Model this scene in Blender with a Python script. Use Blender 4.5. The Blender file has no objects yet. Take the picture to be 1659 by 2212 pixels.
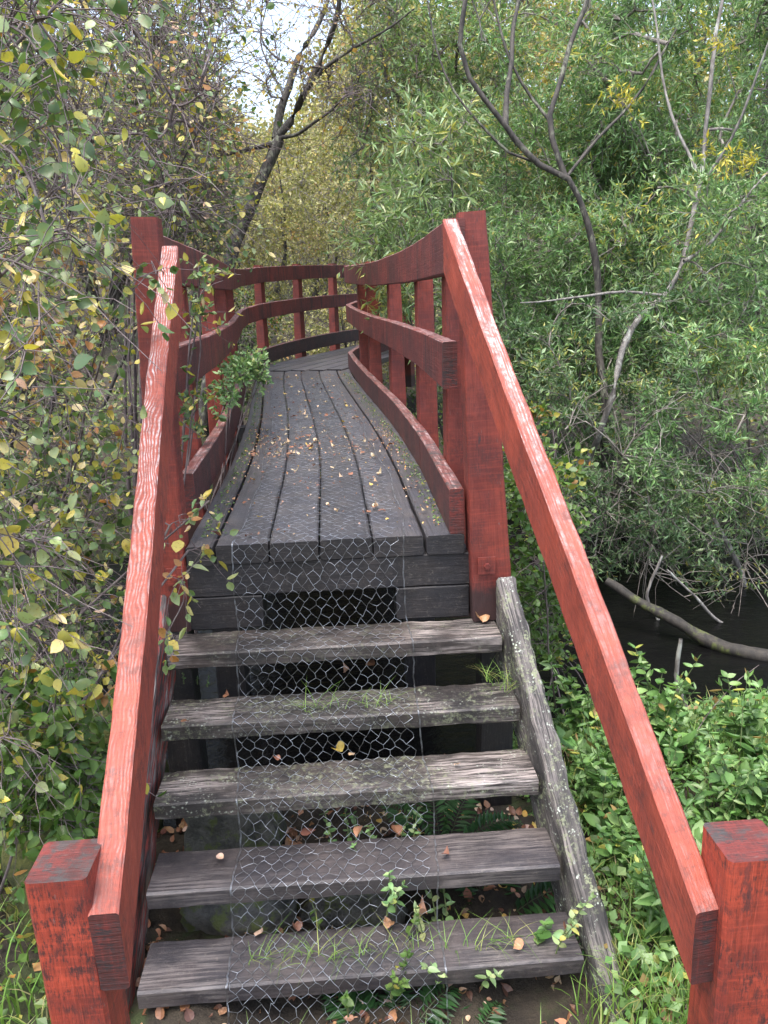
import bpy, math, random
import numpy as np
from mathutils import Matrix, Vector
random.seed(7); rng = np.random.default_rng(7)
scene = bpy.context.scene
COL = scene.collection

# ------------------------------------------------------------------ camera
CAM = np.array([0.0734, -2.4706, 0.7826])
FW = np.array([0.048944, 0.961735, -0.269573])
RT = np.array([0.997742, -0.059506, -0.031142])
UPV = np.array([0.045992, 0.267440, 0.962476])
FPX = 1668.14            # focal length in pixels of a 1659 x 2212 picture
cam_d = bpy.data.cameras.new("camera")
cam = bpy.data.objects.new("camera", cam_d); COL.objects.link(cam)
cam.matrix_world = Matrix(((RT[0], UPV[0], -FW[0], CAM[0]), (RT[1], UPV[1], -FW[1], CAM[1]),
                           (RT[2], UPV[2], -FW[2], CAM[2]), (0, 0, 0, 1)))
cam_d.sensor_fit = 'VERTICAL'; cam_d.sensor_height = 24.0; cam_d.lens = 24.0 * 0.754134
cam_d.clip_start = 0.02; cam_d.clip_end = 500
scene.camera = cam

def ray(px, py):
    return FW + RT * (px - 829.5) / FPX - UPV * (py - 1106.0) / FPX
def at(px, py, Y):
    d = ray(px, py); return CAM + d * (Y - CAM[1]) / d[1]
def atz(px, py, z):
    d = ray(px, py); return CAM + d * (z - CAM[2]) / d[2]

# ------------------------------------------------------------------ world, sun
world = bpy.data.worlds.new("World"); scene.world = world; world.use_nodes = True
wn = world.node_tree.nodes; wn.clear()
sky = wn.new('ShaderNodeTexSky'); sky.sky_type = 'NISHITA'; sky.sun_disc = False
SUN_EL, SUN_ROT = math.radians(72), math.radians(215)
sky.sun_elevation = SUN_EL; sky.sun_rotation = SUN_ROT
sky.air_density = 1.0; sky.dust_density = 3.5; sky.ozone_density = 1.0
bg = wn.new('ShaderNodeBackground'); bg.inputs[1].default_value = 0.15
wo = wn.new('ShaderNodeOutputWorld')
hsv = wn.new('ShaderNodeHueSaturation'); hsv.inputs['Saturation'].default_value = .75; hsv.inputs['Value'].default_value = 1.25
world.node_tree.links.new(sky.outputs[0], hsv.inputs['Color']); world.node_tree.links.new(hsv.outputs[0], bg.inputs[0]); world.node_tree.links.new(bg.outputs[0], wo.inputs[0])
sd = bpy.data.lights.new("sun", 'SUN'); sd.energy = 1.2; sd.angle = math.radians(35); sd.color = (1, .97, .92)
sun = bpy.data.objects.new("sun", sd); COL.objects.link(sun)
sdir = Vector((math.sin(SUN_ROT) * math.cos(SUN_EL), math.cos(SUN_ROT) * math.cos(SUN_EL), math.sin(SUN_EL)))
sun.rotation_euler = sdir.to_track_quat('Z', 'Y').to_euler()
vs = scene.view_settings
vs.view_transform = 'Standard'; vs.look = 'None'; vs.gamma = 1; vs.exposure = 1.64
scene.cycles.max_bounces = 7; scene.cycles.diffuse_bounces = 4; scene.cycles.glossy_bounces = 2
scene.cycles.transmission_bounces = 4; scene.cycles.transparent_max_bounces = 4
scene.cycles.use_denoising = True

# ------------------------------------------------------------------ node helper
class NT:
    def __init__(s, name, rough=.6):
        s.m = bpy.data.materials.new(name); s.m.use_nodes = True
        s.t = s.m.node_tree; s.t.nodes.clear()
        s.out = s.n('ShaderNodeOutputMaterial'); s.b = s.n('ShaderNodeBsdfPrincipled')
        s.b.inputs['Roughness'].default_value = rough
        s.l(s.b.outputs[0], s.out.inputs[0])
    def n(s, t, **k):
        o = s.t.nodes.new(t)
        for a, v in k.items(): setattr(o, a, v)
        return o
    def l(s, a, b): s.t.links.new(a, b)
    def set(s, sock, v):
        if isinstance(v, bpy.types.NodeSocket): s.l(v, sock)
        elif isinstance(v, (tuple, list)) and len(v) == 3 and sock.type == 'RGBA': sock.default_value = (*v, 1)
        else: sock.default_value = v
    def math(s, op, a, b=0.0, c=0.0, clamp=False):
        o = s.n('ShaderNodeMath', operation=op, use_clamp=clamp)
        s.set(o.inputs[0], a); s.set(o.inputs[1], b)
        if len(o.inputs) > 2: s.set(o.inputs[2], c)
        return o.outputs[0]
    def mix(s, f, a, b, blend='MIX'):
        o = s.n('ShaderNodeMix', data_type='RGBA', blend_type=blend)
        s.set(o.inputs[0], f); s.set(o.inputs[6], a); s.set(o.inputs[7], b)
        return o.outputs[2]
    def noise(s, vec, scale, detail=4, rough=.55, dist=0):
        o = s.n('ShaderNodeTexNoise'); o.inputs['Scale'].default_value = scale
        o.inputs['Detail'].default_value = detail; o.inputs['Roughness'].default_value = rough
        o.inputs['Distortion'].default_value = dist
        if vec is not None: s.l(vec, o.inputs['Vector'])
        return o.outputs[0]
    def step(s, v, lo, hi):
        o = s.n('ShaderNodeMapRange', interpolation_type='SMOOTHSTEP')
        s.set(o.inputs[0], v); o.inputs[1].default_value = lo; o.inputs[2].default_value = hi
        return o.outputs[0]
    def mapping(s, vec, sc):
        o = s.n('ShaderNodeMapping'); s.l(vec, o.inputs[0]); o.inputs['Scale'].default_value = sc
        return o.outputs[0]
    def bump(s, h, strength=.4, dist=.004):
        o = s.n('ShaderNodeBump'); o.inputs['Strength'].default_value = strength
        o.inputs['Distance'].default_value = dist; s.l(h, o.inputs['Height'])
        s.l(o.outputs[0], s.b.inputs['Normal'])

def obj_coord(t): return t.n('ShaderNodeTexCoord').outputs['Object']

def red_wood(name, red=(.40, .058, .036), dark=(.16, .022, .02), worn=.0, stain=.25, streak=.3, bands=False, moss=0., wfade=False):
    t = NT(name, .55)
    uv = t.n('ShaderNodeUVMap').outputs[0]
    geo = t.n('ShaderNodeNewGeometry'); sep = t.n('ShaderNodeSeparateXYZ'); t.l(geo.outputs['Normal'], sep.inputs[0])
    up = t.step(sep.outputs[2], .45, .7)
    pos = geo.outputs['Position']; sp = t.n('ShaderNodeSeparateXYZ'); t.l(pos, sp.inputs[0])
    grain = t.noise(t.mapping(uv, (3.5, 150, 1)), 1.0, 6, .7, .3)
    grain2 = t.noise(t.mapping(uv, (12, 480, 1)), 1.0, 3, .7)
    big = t.noise(pos, 5.0, 5, .65)
    mott = t.noise(pos, 38.0, 8, .8)
    fine = t.noise(t.mapping(uv, (38, 260, 1)), 1.0, 6, .8)
    c = t.mix(t.step(big, .35, .68), dark, red)
    c = t.mix(t.math('MULTIPLY', t.step(grain, .46, .62), .55), c, tuple(x * .38 for x in red))
    c = t.mix(t.math('MULTIPLY', t.step(grain2, .55, .68), .35), c, tuple(min(1, x * 1.5 + .03) for x in red))
    cross = t.noise(t.mapping(uv, (150, 5, 1)), 1.0, 4, .65)
    c = t.mix(t.math('MULTIPLY', t.step(cross, .5, .66), .32), c, tuple(x * 1.45 for x in red))
    c = t.mix(t.math('MULTIPLY', t.step(cross, .46, .34), .35), c, tuple(x * .5 for x in red))
    st = t.noise(t.mapping(uv, (24, 1.3, 1)), 1.0, 4, .6)
    st2 = t.noise(t.mapping(uv, (3, .6, 1)), 1.0, 2, .5)
    sm = t.math('MULTIPLY', t.step(st, .47, .58), t.step(st2, .38, .56))
    c = t.mix(t.math('MULTIPLY', sm, streak), c, (.035, .018, .02))
    c = t.mix(t.math('MULTIPLY', t.step(st, .42, .34), streak * .6), c, tuple(x * 1.6 for x in red))
    # dark algae, in small ragged specks that gather into patches
    reg = t.step(t.noise(pos, 8.0, 5, .65), .40, .62)
    al = t.math('MULTIPLY', t.step(t.math('ADD', t.math('MULTIPLY', mott, .5), t.math('MULTIPLY', fine, .5)), .475, .56), reg)
    c = t.mix(t.math('MULTIPLY', al, stain, clamp=True), c, (.022, .017, .018))
    sg = t.math('MULTIPLY', t.step(t.noise(t.mapping(uv, (7, 26, 1)), 1.0, 5, .75), .60, .66), t.step(t.noise(t.mapping(uv, (1.3, 1.3, 1)), 1.0, 2, .5), .50, .58))
    c = t.mix(t.math('MULTIPLY', sg, .75), c, (.03, .026, .028))
    ch_ = t.math('MULTIPLY', t.step(t.noise(t.mapping(uv, (22, 120, 1)), 1.0, 5, .8), .63, .67), .7)
    c = t.mix(ch_, c, (.17, .13, .12))
    # paint worn away on the faces that look up
    if bands:
        wob = t.noise(t.mapping(uv, (5.0, 9, 1)), 1.0, 3, .55)
        sx = t.n('ShaderNodeSeparateXYZ'); t.l(uv, sx.inputs[0]); cb = t.n('ShaderNodeCombineXYZ')
        t.l(t.math('MULTIPLY', sx.outputs[0], .9), cb.inputs[0]); t.l(t.math('ADD', t.math('MULTIPLY', sx.outputs[1], 22.0), t.math('MULTIPLY', wob, 1.5)), cb.inputs[1])
        wv = t.n('ShaderNodeTexWave', wave_type='BANDS', bands_direction='Y', wave_profile='SIN'); t.l(cb.outputs[0], wv.inputs[0])
        wv.inputs['Scale'].default_value = 2.0; wv.inputs['Distortion'].default_value = 3.2
        wv.inputs['Detail'].default_value = 4; wv.inputs['Detail Scale'].default_value = 1.6
        wm = t.math('MULTIPLY', t.step(t.math('ADD', wv.outputs[1], t.math('MULTIPLY', t.math('SUBTRACT', fine, .5), .9)), .35, .85), t.step(t.noise(t.mapping(uv, (3, 10, 1)), 1.0, 4, .65), .34, .60))
    else:
        wm = t.math('MULTIPLY', t.step(grain, .40, .58), t.step(t.noise(t.mapping(uv, (5, 40, 1)), 1.0, 5, .7), .40, .60))
    wm = t.math('MULTIPLY', t.math('MULTIPLY', wm, up), worn, clamp=True)
    if wfade: wm = t.math('MULTIPLY', wm, t.math('ADD', .22, t.math('MULTIPLY', t.step(sp.outputs[2], .10, .62), .78)))
    pale = t.mix(t.step(t.noise(pos, 60, 4, .7), .38, .62), (.32, .15, .125), (.52, .44, .43))
    topc = t.mix(t.math('MULTIPLY', up, .32 if worn > 0 else 0), c, (.31, .080, .052))
    c = t.mix(wm, topc, pale)
    gm = t.math('MULTIPLY', t.math('MULTIPLY', up, t.step(t.math('ADD', t.math('MULTIPLY', t.noise(pos, 11, 6, .75), .6), t.math('MULTIPLY', mott, .4)), .49, .58)), .35 + moss, clamp=True)
    c = t.mix(gm, c, (.050, .045, .043))
    if name == 'red_post':      # posts turn darker towards the foot, with a ragged upper edge
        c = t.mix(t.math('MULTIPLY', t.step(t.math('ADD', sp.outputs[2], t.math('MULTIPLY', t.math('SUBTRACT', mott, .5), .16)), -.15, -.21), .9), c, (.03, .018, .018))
    t.l(c, t.b.inputs['Base Color'])
    t.l(t.math('ADD', .38, t.math('MULTIPLY', mott, .4)), t.b.inputs['Roughness'])
    h = t.math('ADD', t.math('MULTIPLY', grain, .8), t.math('MULTIPLY', grain2, .35))
    t.bump(t.math('ADD', h, t.math('MULTIPLY', fine, .5)), .8, .0035)
    return t.m

def dark_wood(name, base=(.030, .028, .031), brown=(.06, .042, .034), pale=.0, lichen=.0, rough=.4, redp=0.0):
    t = NT(name, rough)
    uv = t.n('ShaderNodeUVMap').outputs[0]
    geo = t.n('ShaderNodeNewGeometry'); pos = geo.outputs['Position']
    sep = t.n('ShaderNodeSeparateXYZ'); t.l(geo.outputs['Normal'], sep.inputs[0])
    up = t.step(sep.outputs[2], .3, .7)
    grain = t.noise(t.mapping(uv, (2.5, 90, 1)), 1.0, 6, .65, .4)
    fine = t.noise(t.mapping(uv, (8, 300, 1)), 1.0, 3, .6)
    big = t.noise(pos, 6.0, 5, .6)
    mott = t.noise(pos, 60.0, 8, .85)
    fl = t.noise(t.mapping(uv, (9, 170, 1)), 1.0, 6, .75)
    c = t.mix(t.step(big, .35, .7), base, brown)
    c = t.mix(t.math('MULTIPLY', t.step(grain, .48, .62), .4), c, (.012, .011, .012))
    c = t.mix(t.math('MULTIPLY', t.step(fl, .55, .68), .45), c, (.14, .12, .115))
    c = t.mix(t.math('MULTIPLY', t.step(t.noise(pos, 3.5, 5, .7), .5, .62), .4), c, tuple(x * .4 for x in base))
    c = t.mix(t.math('MULTIPLY', t.step(mott, .54, .66), .55), c, (.12, .105, .09))
    if pale > 0:
        f = t.noise(t.mapping(uv, (5, 130, 1)), 1.0, 5, .7)
        reg = t.step(t.noise(t.mapping(uv, (3.2, 9, 1)), 1.0, 4, .6), .40, .62)
        sx = t.n('ShaderNodeSeparateXYZ'); t.l(pos, sx.inputs[0])
        ends = t.math('ADD', .35, t.math('MULTIPLY', t.step(t.math('ABSOLUTE', t.math('SUBTRACT', sx.outputs[0], -.02)), .24, .34), .95))
        f = t.math('MULTIPLY', t.math('MULTIPLY', t.math('MULTIPLY', t.step(f, .44, .56), reg), pale), ends, clamp=True)
        c = t.mix(f, c, (.40, .345, .32))
    if redp > 0:
        f = t.math('MULTIPLY', t.step(t.noise(t.mapping(uv, (9, 60, 1)), 1.0, 5, .7), .5, .56), redp)
        c = t.mix(f, c, (.36, .06, .045))
    if lichen > 0:
        vo = t.n('ShaderNodeTexVoronoi'); vo.inputs['Scale'].default_value = 110; vo.feature = 'F1'
        t.l(pos, vo.inputs['Vector'])
        f = t.math('MULTIPLY', t.step(vo.outputs['Distance'], .45, .2), t.step(t.noise(pos, 22, 6, .8), .52, .60))
        f2 = t.math('MULTIPLY', t.step(t.noise(pos, 60, 5, .75), .5, .6), t.step(t.noise(pos, 9, 3, .6), .42, .58))
        c = t.mix(t.math('MULTIPLY', f2, lichen, clamp=True), c, (.20, .22, .13))
        c = t.mix(t.math('MULTIPLY', f, lichen, clamp=True), c, (.42, .46, .38))
    oi = t.n('ShaderNodeObjectInfo'); va = t.math('ADD', .78, t.math('MULTIPLY', oi.outputs['Random'], .5)); cv = t.n('ShaderNodeCombineXYZ')
    for q_ in range(3): t.l(va, cv.inputs[q_])
    c = t.mix(1.0, c, cv.outputs[0], 'MULTIPLY')
    t.l(c, t.b.inputs['Base Color'])
    t.l(t.math('ADD', rough - .2, t.math('MULTIPLY', mott, .5)), t.b.inputs['Roughness'])
    h = t.math('ADD', t.math('MULTIPLY', grain, .5), t.math('MULTIPLY', fine, .3))
    t.bump(t.math('ADD', h, t.math('MULTIPLY', mott, .8)), .7, .004)
    return t.m

def bark_mat(name, a, b, lichen=(.3, .32, .25), la=.3):
    t = NT(name, .75); o = obj_coord(t)
    n1 = t.noise(t.mapping(o, (1, 1, .35)), 28, 6, .7); n2 = t.noise(o, 7, 4, .6)
    c = t.mix(t.step(n1, .35, .65), a, b)
    c = t.mix(t.math('MULTIPLY', t.step(n2, .5, .6), t.math('MULTIPLY', t.step(n1, .45, .6), la)), c, lichen)
    t.l(c, t.b.inputs['Base Color']); t.bump(n1, .8, .01)
    return t.m

def leaf_mat(name, transl=.35, rough=.42, spots=0., spec=.5):
    t = NT(name, rough)
    at_ = t.n('ShaderNodeAttribute', attribute_name='leafcol')
    c = at_.outputs['Color']
    if spots:
        o = t.n('ShaderNodeNewGeometry').outputs['Position']
        c = t.mix(t.math('MULTIPLY', t.step(t.noise(o, 130, 3, .6), .58, .7), spots), c, (.16, .09, .03))
        c = t.mix(t.math('MULTIPLY', t.step(t.noise(o, 40, 3, .6), .45, .62), .35), c, t.mix(1.0, c, (1.5, 1.25, .7), 'MULTIPLY'))
    t.l(c, t.b.inputs['Base Color']); t.b.inputs['Specular IOR Level'].default_value = spec
    tr = t.n('ShaderNodeBsdfTranslucent'); t.l(t.mix(1.0, c, (1.25, 1.35, .7), 'MULTIPLY'), tr.inputs[0])
    mx = t.n('ShaderNodeMixShader'); mx.inputs[0].default_value = transl
    t.l(t.b.outputs[0], mx.inputs[1]); t.l(tr.outputs[0], mx.inputs[2]); t.l(mx.outputs[0], t.out.inputs[0])
    return t.m

M = {}
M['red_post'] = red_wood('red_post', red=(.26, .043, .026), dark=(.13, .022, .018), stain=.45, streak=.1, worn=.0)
M['red_newel'] = red_wood('red_newel', red=(.40, .060, .030), dark=(.17, .028, .020), stain=.85, streak=.1, moss=.5)
M['red_rail'] = red_wood('red_rail', red=(.19, .036, .030), dark=(.085, .022, .023), stain=.35, streak=.85, worn=.8, moss=.35)
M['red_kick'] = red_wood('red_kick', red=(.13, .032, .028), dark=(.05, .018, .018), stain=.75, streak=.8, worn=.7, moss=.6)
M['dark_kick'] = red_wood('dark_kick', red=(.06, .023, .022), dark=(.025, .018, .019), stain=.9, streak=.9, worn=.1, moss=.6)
M['hand_left'] = red_wood('hand_left', red=(.39, .070, .036), dark=(.26, .043, .026), stain=.6, streak=.15, worn=1.7, bands=True, wfade=True)
M['hand_right'] = red_wood('hand_right', red=(.36, .062, .032), dark=(.22, .037, .022), stain=.45, streak=.12, worn=1.35, wfade=True)
M['end_red'] = red_wood('end_red', red=(.16, .024, .018), dark=(.04, .014, .012), stain=1.0, streak=0, moss=.5)
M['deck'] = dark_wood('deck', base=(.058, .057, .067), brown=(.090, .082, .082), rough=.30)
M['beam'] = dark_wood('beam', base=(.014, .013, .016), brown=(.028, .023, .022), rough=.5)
M['tread'] = dark_wood('tread', base=(.030, .027, .031), brown=(.058, .047, .046), pale=.16, rough=.36)
M['tread_pale'] = dark_wood('tread_pale', base=(.026, .023, .023), brown=(.065, .048, .042), pale=.75, lichen=.25, rough=.45)
M['tread_moss'] = dark_wood('tread_moss', base=(.024, .021, .021), brown=(.05, .04, .035), pale=.55, lichen=.5, rough=.45)
M['stringer_lichen'] = dark_wood('stringer_lichen', base=(.03, .027, .026), brown=(.06, .052, .045), pale=.32, lichen=1.0, rough=.7)
M['stringer_red'] = dark_wood('stringer_red', base=(.035, .026, .026), brown=(.06, .035, .032), pale=.8, redp=.95, rough=.6)

t = NT('wire', .38); t.b.inputs['Metallic'].default_value = .75
t.l(t.mix(t.step(t.noise(obj_coord(t), 30, 3), .4, .6), (.20, .20, .20), (.58, .62, .68)), t.b.inputs['Base Color']); M['wire'] = t.m
t = NT('water', .06); t.b.inputs['Base Color'].default_value = (.004, .004, .004, 1); t.b.inputs['IOR'].default_value = 1.33; t.b.inputs['Specular IOR Level'].default_value = .32
nn = t.noise(t.mapping(t.n('ShaderNodeNewGeometry').outputs['Position'], (1, 1.7, 1)), 9, 5, .6); t.bump(nn, .35, .03); M['water'] = t.m
t = NT('soil', .9); o = t.n('ShaderNodeNewGeometry').outputs['Position']
c = t.mix(t.step(t.noise(o, 6, 6, .7), .35, .65), (.018, .013, .009), (.05, .038, .024))
c = t.mix(t.step(t.noise(o, 2.2, 5, .7), .5, .62), c, (.035, .05, .014)); t.l(c, t.b.inputs['Base Color'])
t.bump(t.noise(o, 30, 6, .7), 1, .02); M['soil'] = t.m
t = NT('stone', .85); o = t.n('ShaderNodeNewGeometry').outputs['Position']
c = t.mix(t.step(t.noise(o, 14, 6, .7), .35, .65), (.05, .05, .045), (.13, .125, .11))
c = t.mix(t.step(t.noise(o, 9, 5, .7), .5, .6), c, (.10, .12, .04)); t.l(c, t.b.inputs['Base Color'])
t.bump(t.noise(o, 35, 6, .7), 1, .012); M['stone'] = t.m
t = NT('moss', .95); o = t.n('ShaderNodeNewGeometry').outputs['Position']
c = t.mix(t.step(t.noise(o, 22, 6, .7), .35, .65), (.035, .045, .010), (.10, .105, .022)); t.l(c, t.b.inputs['Base Color'])
t.bump(t.noise(o, 90, 6, .7), 1, .015); M['moss'] = t.m
M['bark_dark'] = bark_mat('bark_dark', (.022, .019, .017), (.075, .064, .054), (.19, .20, .14), .8)
M['bark_grey'] = bark_mat('bark_grey', (.09, .08, .072), (.24, .22, .20), (.42, .43, .38), .7)
M['bark_moss'] = bark_mat('bark_moss', (.016, .014, .012), (.045, .038, .03), (.08, .095, .025), 1.0)
M['twig_brown'] = bark_mat('twig_brown', (.085, .062, .062), (.19, .15, .145), (.25, .25, .2), .2)
M['twig_grey'] = bark_mat('twig_grey', (.10, .085, .075), (.26, .23, .20), (.35, .35, .3), .3)
M['leaf_near'] = leaf_mat('leaf_near', .28, .36, .7)
M['leaf'] = leaf_mat('leaf', .30, .42, spec=.4)
M['leaf_willow'] = leaf_mat('leaf_willow', .27, .33)
M['leaf_dead'] = leaf_mat('leaf_dead', .1, .5, .5)
M['grass'] = leaf_mat('grass', .4, .45)

# ------------------------------------------------------------------ object helpers
def mesh_obj(name, V, F, mat=None, parent=None, smooth=False, uv=None, matidx=None, col=None, mats=None):
    """V (n,3), F either an (m,k) int array or a list of index tuples."""
    me = bpy.data.meshes.new(name); V = np.asarray(V, dtype=np.float32)
    me.vertices.add(len(V)); me.vertices.foreach_set('co', V.ravel())
    if isinstance(F, np.ndarray):
        m, k = F.shape
        lt = np.full(m, k, dtype=np.int32); ls = np.arange(m, dtype=np.int32) * k; li = F.ravel().astype(np.int32)
    else:
        lt = np.array([len(f) for f in F], dtype=np.int32)
        ls = np.concatenate([[0], np.cumsum(lt)[:-1]]).astype(np.int32); li = np.concatenate([np.asarray(f) for f in F]).astype(np.int32)
    me.loops.add(len(li)); me.loops.foreach_set('vertex_index', li)
    me.polygons.add(len(lt)); me.polygons.foreach_set('loop_start', ls); me.polygons.foreach_set('loop_total', lt)
    me.polygons.foreach_set('use_smooth', np.full(len(lt), bool(smooth)))
    for mm in (mats or ([mat] if mat else [])): me.materials.append(mm)
    if matidx is not None: me.polygons.foreach_set('material_index', np.asarray(matidx, dtype=np.int32))
    if uv is not None:
        l = me.uv_layers.new(name='UVMap'); l.data.foreach_set('uv', np.asarray(uv, dtype=np.float32).ravel())
    if col is not None:
        a = me.color_attributes.new('leafcol', 'FLOAT_COLOR', 'POINT')
        c4 = np.ones((len(V), 4), dtype=np.float32); c4[:, :3] = col; a.data.foreach_set('color', c4.ravel())
    me.update(calc_edges=True); me.validate()
    ob = bpy.data.objects.new(name, me); COL.objects.link(ob)
    if parent: ob.parent = parent; ob.matrix_parent_inverse = parent.matrix_basis.inverted()
    return ob
def tag(o, label=None, cat=None, group=None, kind=None):
    if label: o['label'] = label
    if cat: o['category'] = cat
    if group: o['group'] = group
    if kind: o['kind'] = kind
    return o
def thing(name, label, cat, loc=(0, 0, 0), group=None):
    o = bpy.data.objects.new(name, None); COL.objects.link(o); o.location = loc; o.empty_display_size = .05
    return tag(o, label, cat, group)
def nrm(v): v = np.asarray(v, float); return v / (np.linalg.norm(v, axis=-1, keepdims=True) + 1e-12)

def smooth_path(P, ds):
    """Catmull-Rom through P, resampled about every ds."""
    P = np.asarray(P, float)
    if len(P) < 3:
        n = max(2, int(np.linalg.norm(P[-1] - P[0]) / ds) + 1)
        return P[0] + np.linspace(0, 1, n)[:, None] * (P[-1] - P[0])
    Q = np.vstack([2 * P[0] - P[1], P, 2 * P[-1] - P[-2]]); out = []
    for i in range(1, len(Q) - 2):
        p0, p1, p2, p3 = Q[i - 1:i + 3]; n = max(1, int(np.linalg.norm(p2 - p1) / ds))
        for t_ in np.arange(n) / n:
            out.append(.5 * ((2 * p1) + (-p0 + p2) * t_ + (2 * p0 - 5 * p1 + 4 * p2 - p3) * t_ ** 2 + (-p0 + 3 * p1 - 3 * p2 + p3) * t_ ** 3))
    out.append(P[-1]); return np.array(out)

def timber(name, P, w, h, mat, endmat=None, parent=None, up=(0, 0, 1), ch=.004, ds=.04, jit=.0012, rough_edge=0., miter=None, plumb=False):
    """A sawn board along path P; w = across (tangent x up), h = along up; either may be [start, end] to taper."""
    P = smooth_path(P, ds) if len(P) > 2 else smooth_path(P, ds); N = len(P)
    T = np.gradient(P, axis=0); T = nrm(T); U0 = np.asarray(up, float)
    S = nrm(np.cross(T, U0)); U = np.cross(S, T)
    if plumb: U = np.tile(np.array([0, 0, 1.]), (N, 1))
    if miter is not None:                       # first/last cut planes kept vertical
        Sx = np.cross(T, [0, 0, 1.]); 
    s = np.linspace(0, 1, N)
    W = np.interp(s, np.linspace(0, 1, len(np.atleast_1d(w))), np.atleast_1d(w)) if np.ndim(w) else np.full(N, w)
    H = np.interp(s, np.linspace(0, 1, len(np.atleast_1d(h))), np.atleast_1d(h)) if np.ndim(h) else np.full(N, h)
    w0, h0 = W.mean(), H.mean(); nw = max(2, int(w0 / .02)); nh = max(2, int(h0 / .02))
    cs = []                                     # unit cross-section (a in -1..1, b in -1..1) with chamfered corners
    cw, chh = ch * 2 / w0, ch * 2 / h0
    for a in np.linspace(-1 + cw, 1 - cw, nw): cs.append((a, -1))
    for b in np.linspace(-1 + chh, 1 - chh, nh): cs.append((1, b))
    for a in np.linspace(1 - cw, -1 + cw, nw): cs.append((a, 1))
    for b in np.linspace(1 - chh, -1 + chh, nh): cs.append((-1, b))
    cs = np.array(cs); K = len(cs)
    a = cs[:, 0][None, :] * W[:, None] / 2; b = cs[:, 1][None, :] * H[:, None] / 2
    ph = rng.uniform(0, 6.28, 8); L = np.concatenate([[0], np.cumsum(np.linalg.norm(np.diff(P, axis=0), axis=1))])
    ang = np.arctan2(cs[:, 1], cs[:, 0])[None, :]; Lc = L[:, None]
    d = .45 * jit * (np.sin(Lc * 31 + ph[0] + ang * 2) + .8 * np.sin(Lc * 67 + ph[1] - ang * 3) + .6 * np.sin(Lc * 13 + ph[2]) + .25 * rng.normal(size=(N, K)))
    if rough_edge:
        corner = (np.abs(cs[:, 0]) * np.abs(cs[:, 1]))[None, :] ** 14
        d = d - rough_edge * corner * np.clip(.4 + np.sin(Lc * 23 + ph[3]) * .6 + np.sin(Lc * 71 + ph[4]) * .5 + rng.normal(size=(N, K)) * .5, 0, 2)
    ca, cb = np.cos(ang), np.sin(ang)
    V = P[:, None, :] + S[:, None, :] * (a + d * ca)[..., None] + U[:, None, :] * (b + d * cb)[..., None]
    if miter:                                   # shear the ends so that the cut is vertical
        for idx, sgn in ((0, 1), (N - 1, -1)):
            rel = (V[idx] - P[idx]) @ np.array([0, 0, 1.])
            horiz = nrm(T[idx] * [1, 1, 0]); sl = T[idx][2] / np.linalg.norm(T[idx][:2])
            # move each point along T until it lies in the vertical plane through P
            dd = ((V[idx] - P[idx]) @ horiz) / (T[idx] @ horiz)
            V[idx] = V[idx] - T[idx] * dd[:, None]
    V = V.reshape(-1, 3)
    i = np.arange(N - 1)[:, None] * K; j = np.arange(K)[None, :]; j2 = (j + 1) % K
    Fq = np.stack([i + j, i + j2, i + K + j2, i + K + j], -1).reshape(-1, 4)
    per = np.concatenate([[0], np.cumsum(np.linalg.norm(np.diff(np.vstack([cs, cs[:1]]) * [w0 / 2, h0 / 2], axis=0), axis=1))])
    off = rng.uniform(0, 20, 2)
    u0 = np.repeat(L[:-1], K); u1 = np.repeat(L[1:], K); v0 = np.tile(per[:-1], N - 1); v1 = np.tile(per[1:], N - 1)
    uvs = np.stack([np.stack([u0, v0], -1), np.stack([u0, v1], -1), np.stack([u1, v1], -1), np.stack([u1, v0], -1)], 1) + off
    faces = [tuple(f) for f in Fq]; mi = [0] * len(faces)
    c0 = len(V); c1 = c0 + 1; V = np.vstack([V, P[0] if not miter else V[:K].mean(0), P[-1] if not miter else V[(N - 1) * K:N * K].mean(0)])
    eu = []
    csm = cs * [w0 / 2, h0 / 2]
    for q in range(K):
        q2 = (q + 1) % K
        faces.append((c0, q2, q)); eu += [[0, 0], csm[q2], csm[q]]
        faces.append((c1, (N - 1) * K + q, (N - 1) * K + q2)); eu += [[0, 0], csm[q], csm[q2]]
        mi += [1, 1]
    uvs = np.vstack([uvs.reshape(-1, 2), np.array(eu) + off])
    return mesh_obj(name, V, faces, parent=parent, uv=uvs, matidx=mi, mats=[mat, endmat or mat])

# ------------------------------------------------------------------ vegetation helpers
def tubes(P, R, k=4):
    """P (N,M,3) polylines, R (N,M) radii -> verts, quad faces."""
    N, Mm, _ = P.shape
    T = nrm(np.gradient(P, axis=1)); ref = np.where(np.abs(T[..., 2:3]) > .8, np.array([1., 0, 0]), np.array([0, 0, 1.]))
    A = nrm(np.cross(T, ref)); B = np.cross(T, A)
    an = np.arange(k) * 2 * np.pi / k
    V = P[:, :, None, :] + R[:, :, None, None] * (A[:, :, None, :] * np.cos(an)[:, None] + B[:, :, None, :] * np.sin(an)[:, None])
    base = (np.arange(N) * Mm * k)[:, None, None] + (np.arange(Mm - 1) * k)[None, :, None]; j = np.arange(k)[None, None, :]; j2 = (j + 1) % k
    F = np.stack([base + j, base + j2, base + k + j2, base + k + j], -1).reshape(-1, 4)
    return V.reshape(-1, 3), F
def join(parts):
    Vs, Fs, o = [], [], 0
    for V, F in parts: Vs.append(V); Fs.append(F + o); o += len(V)
    return np.vstack(Vs), np.vstack(Fs)
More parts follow.
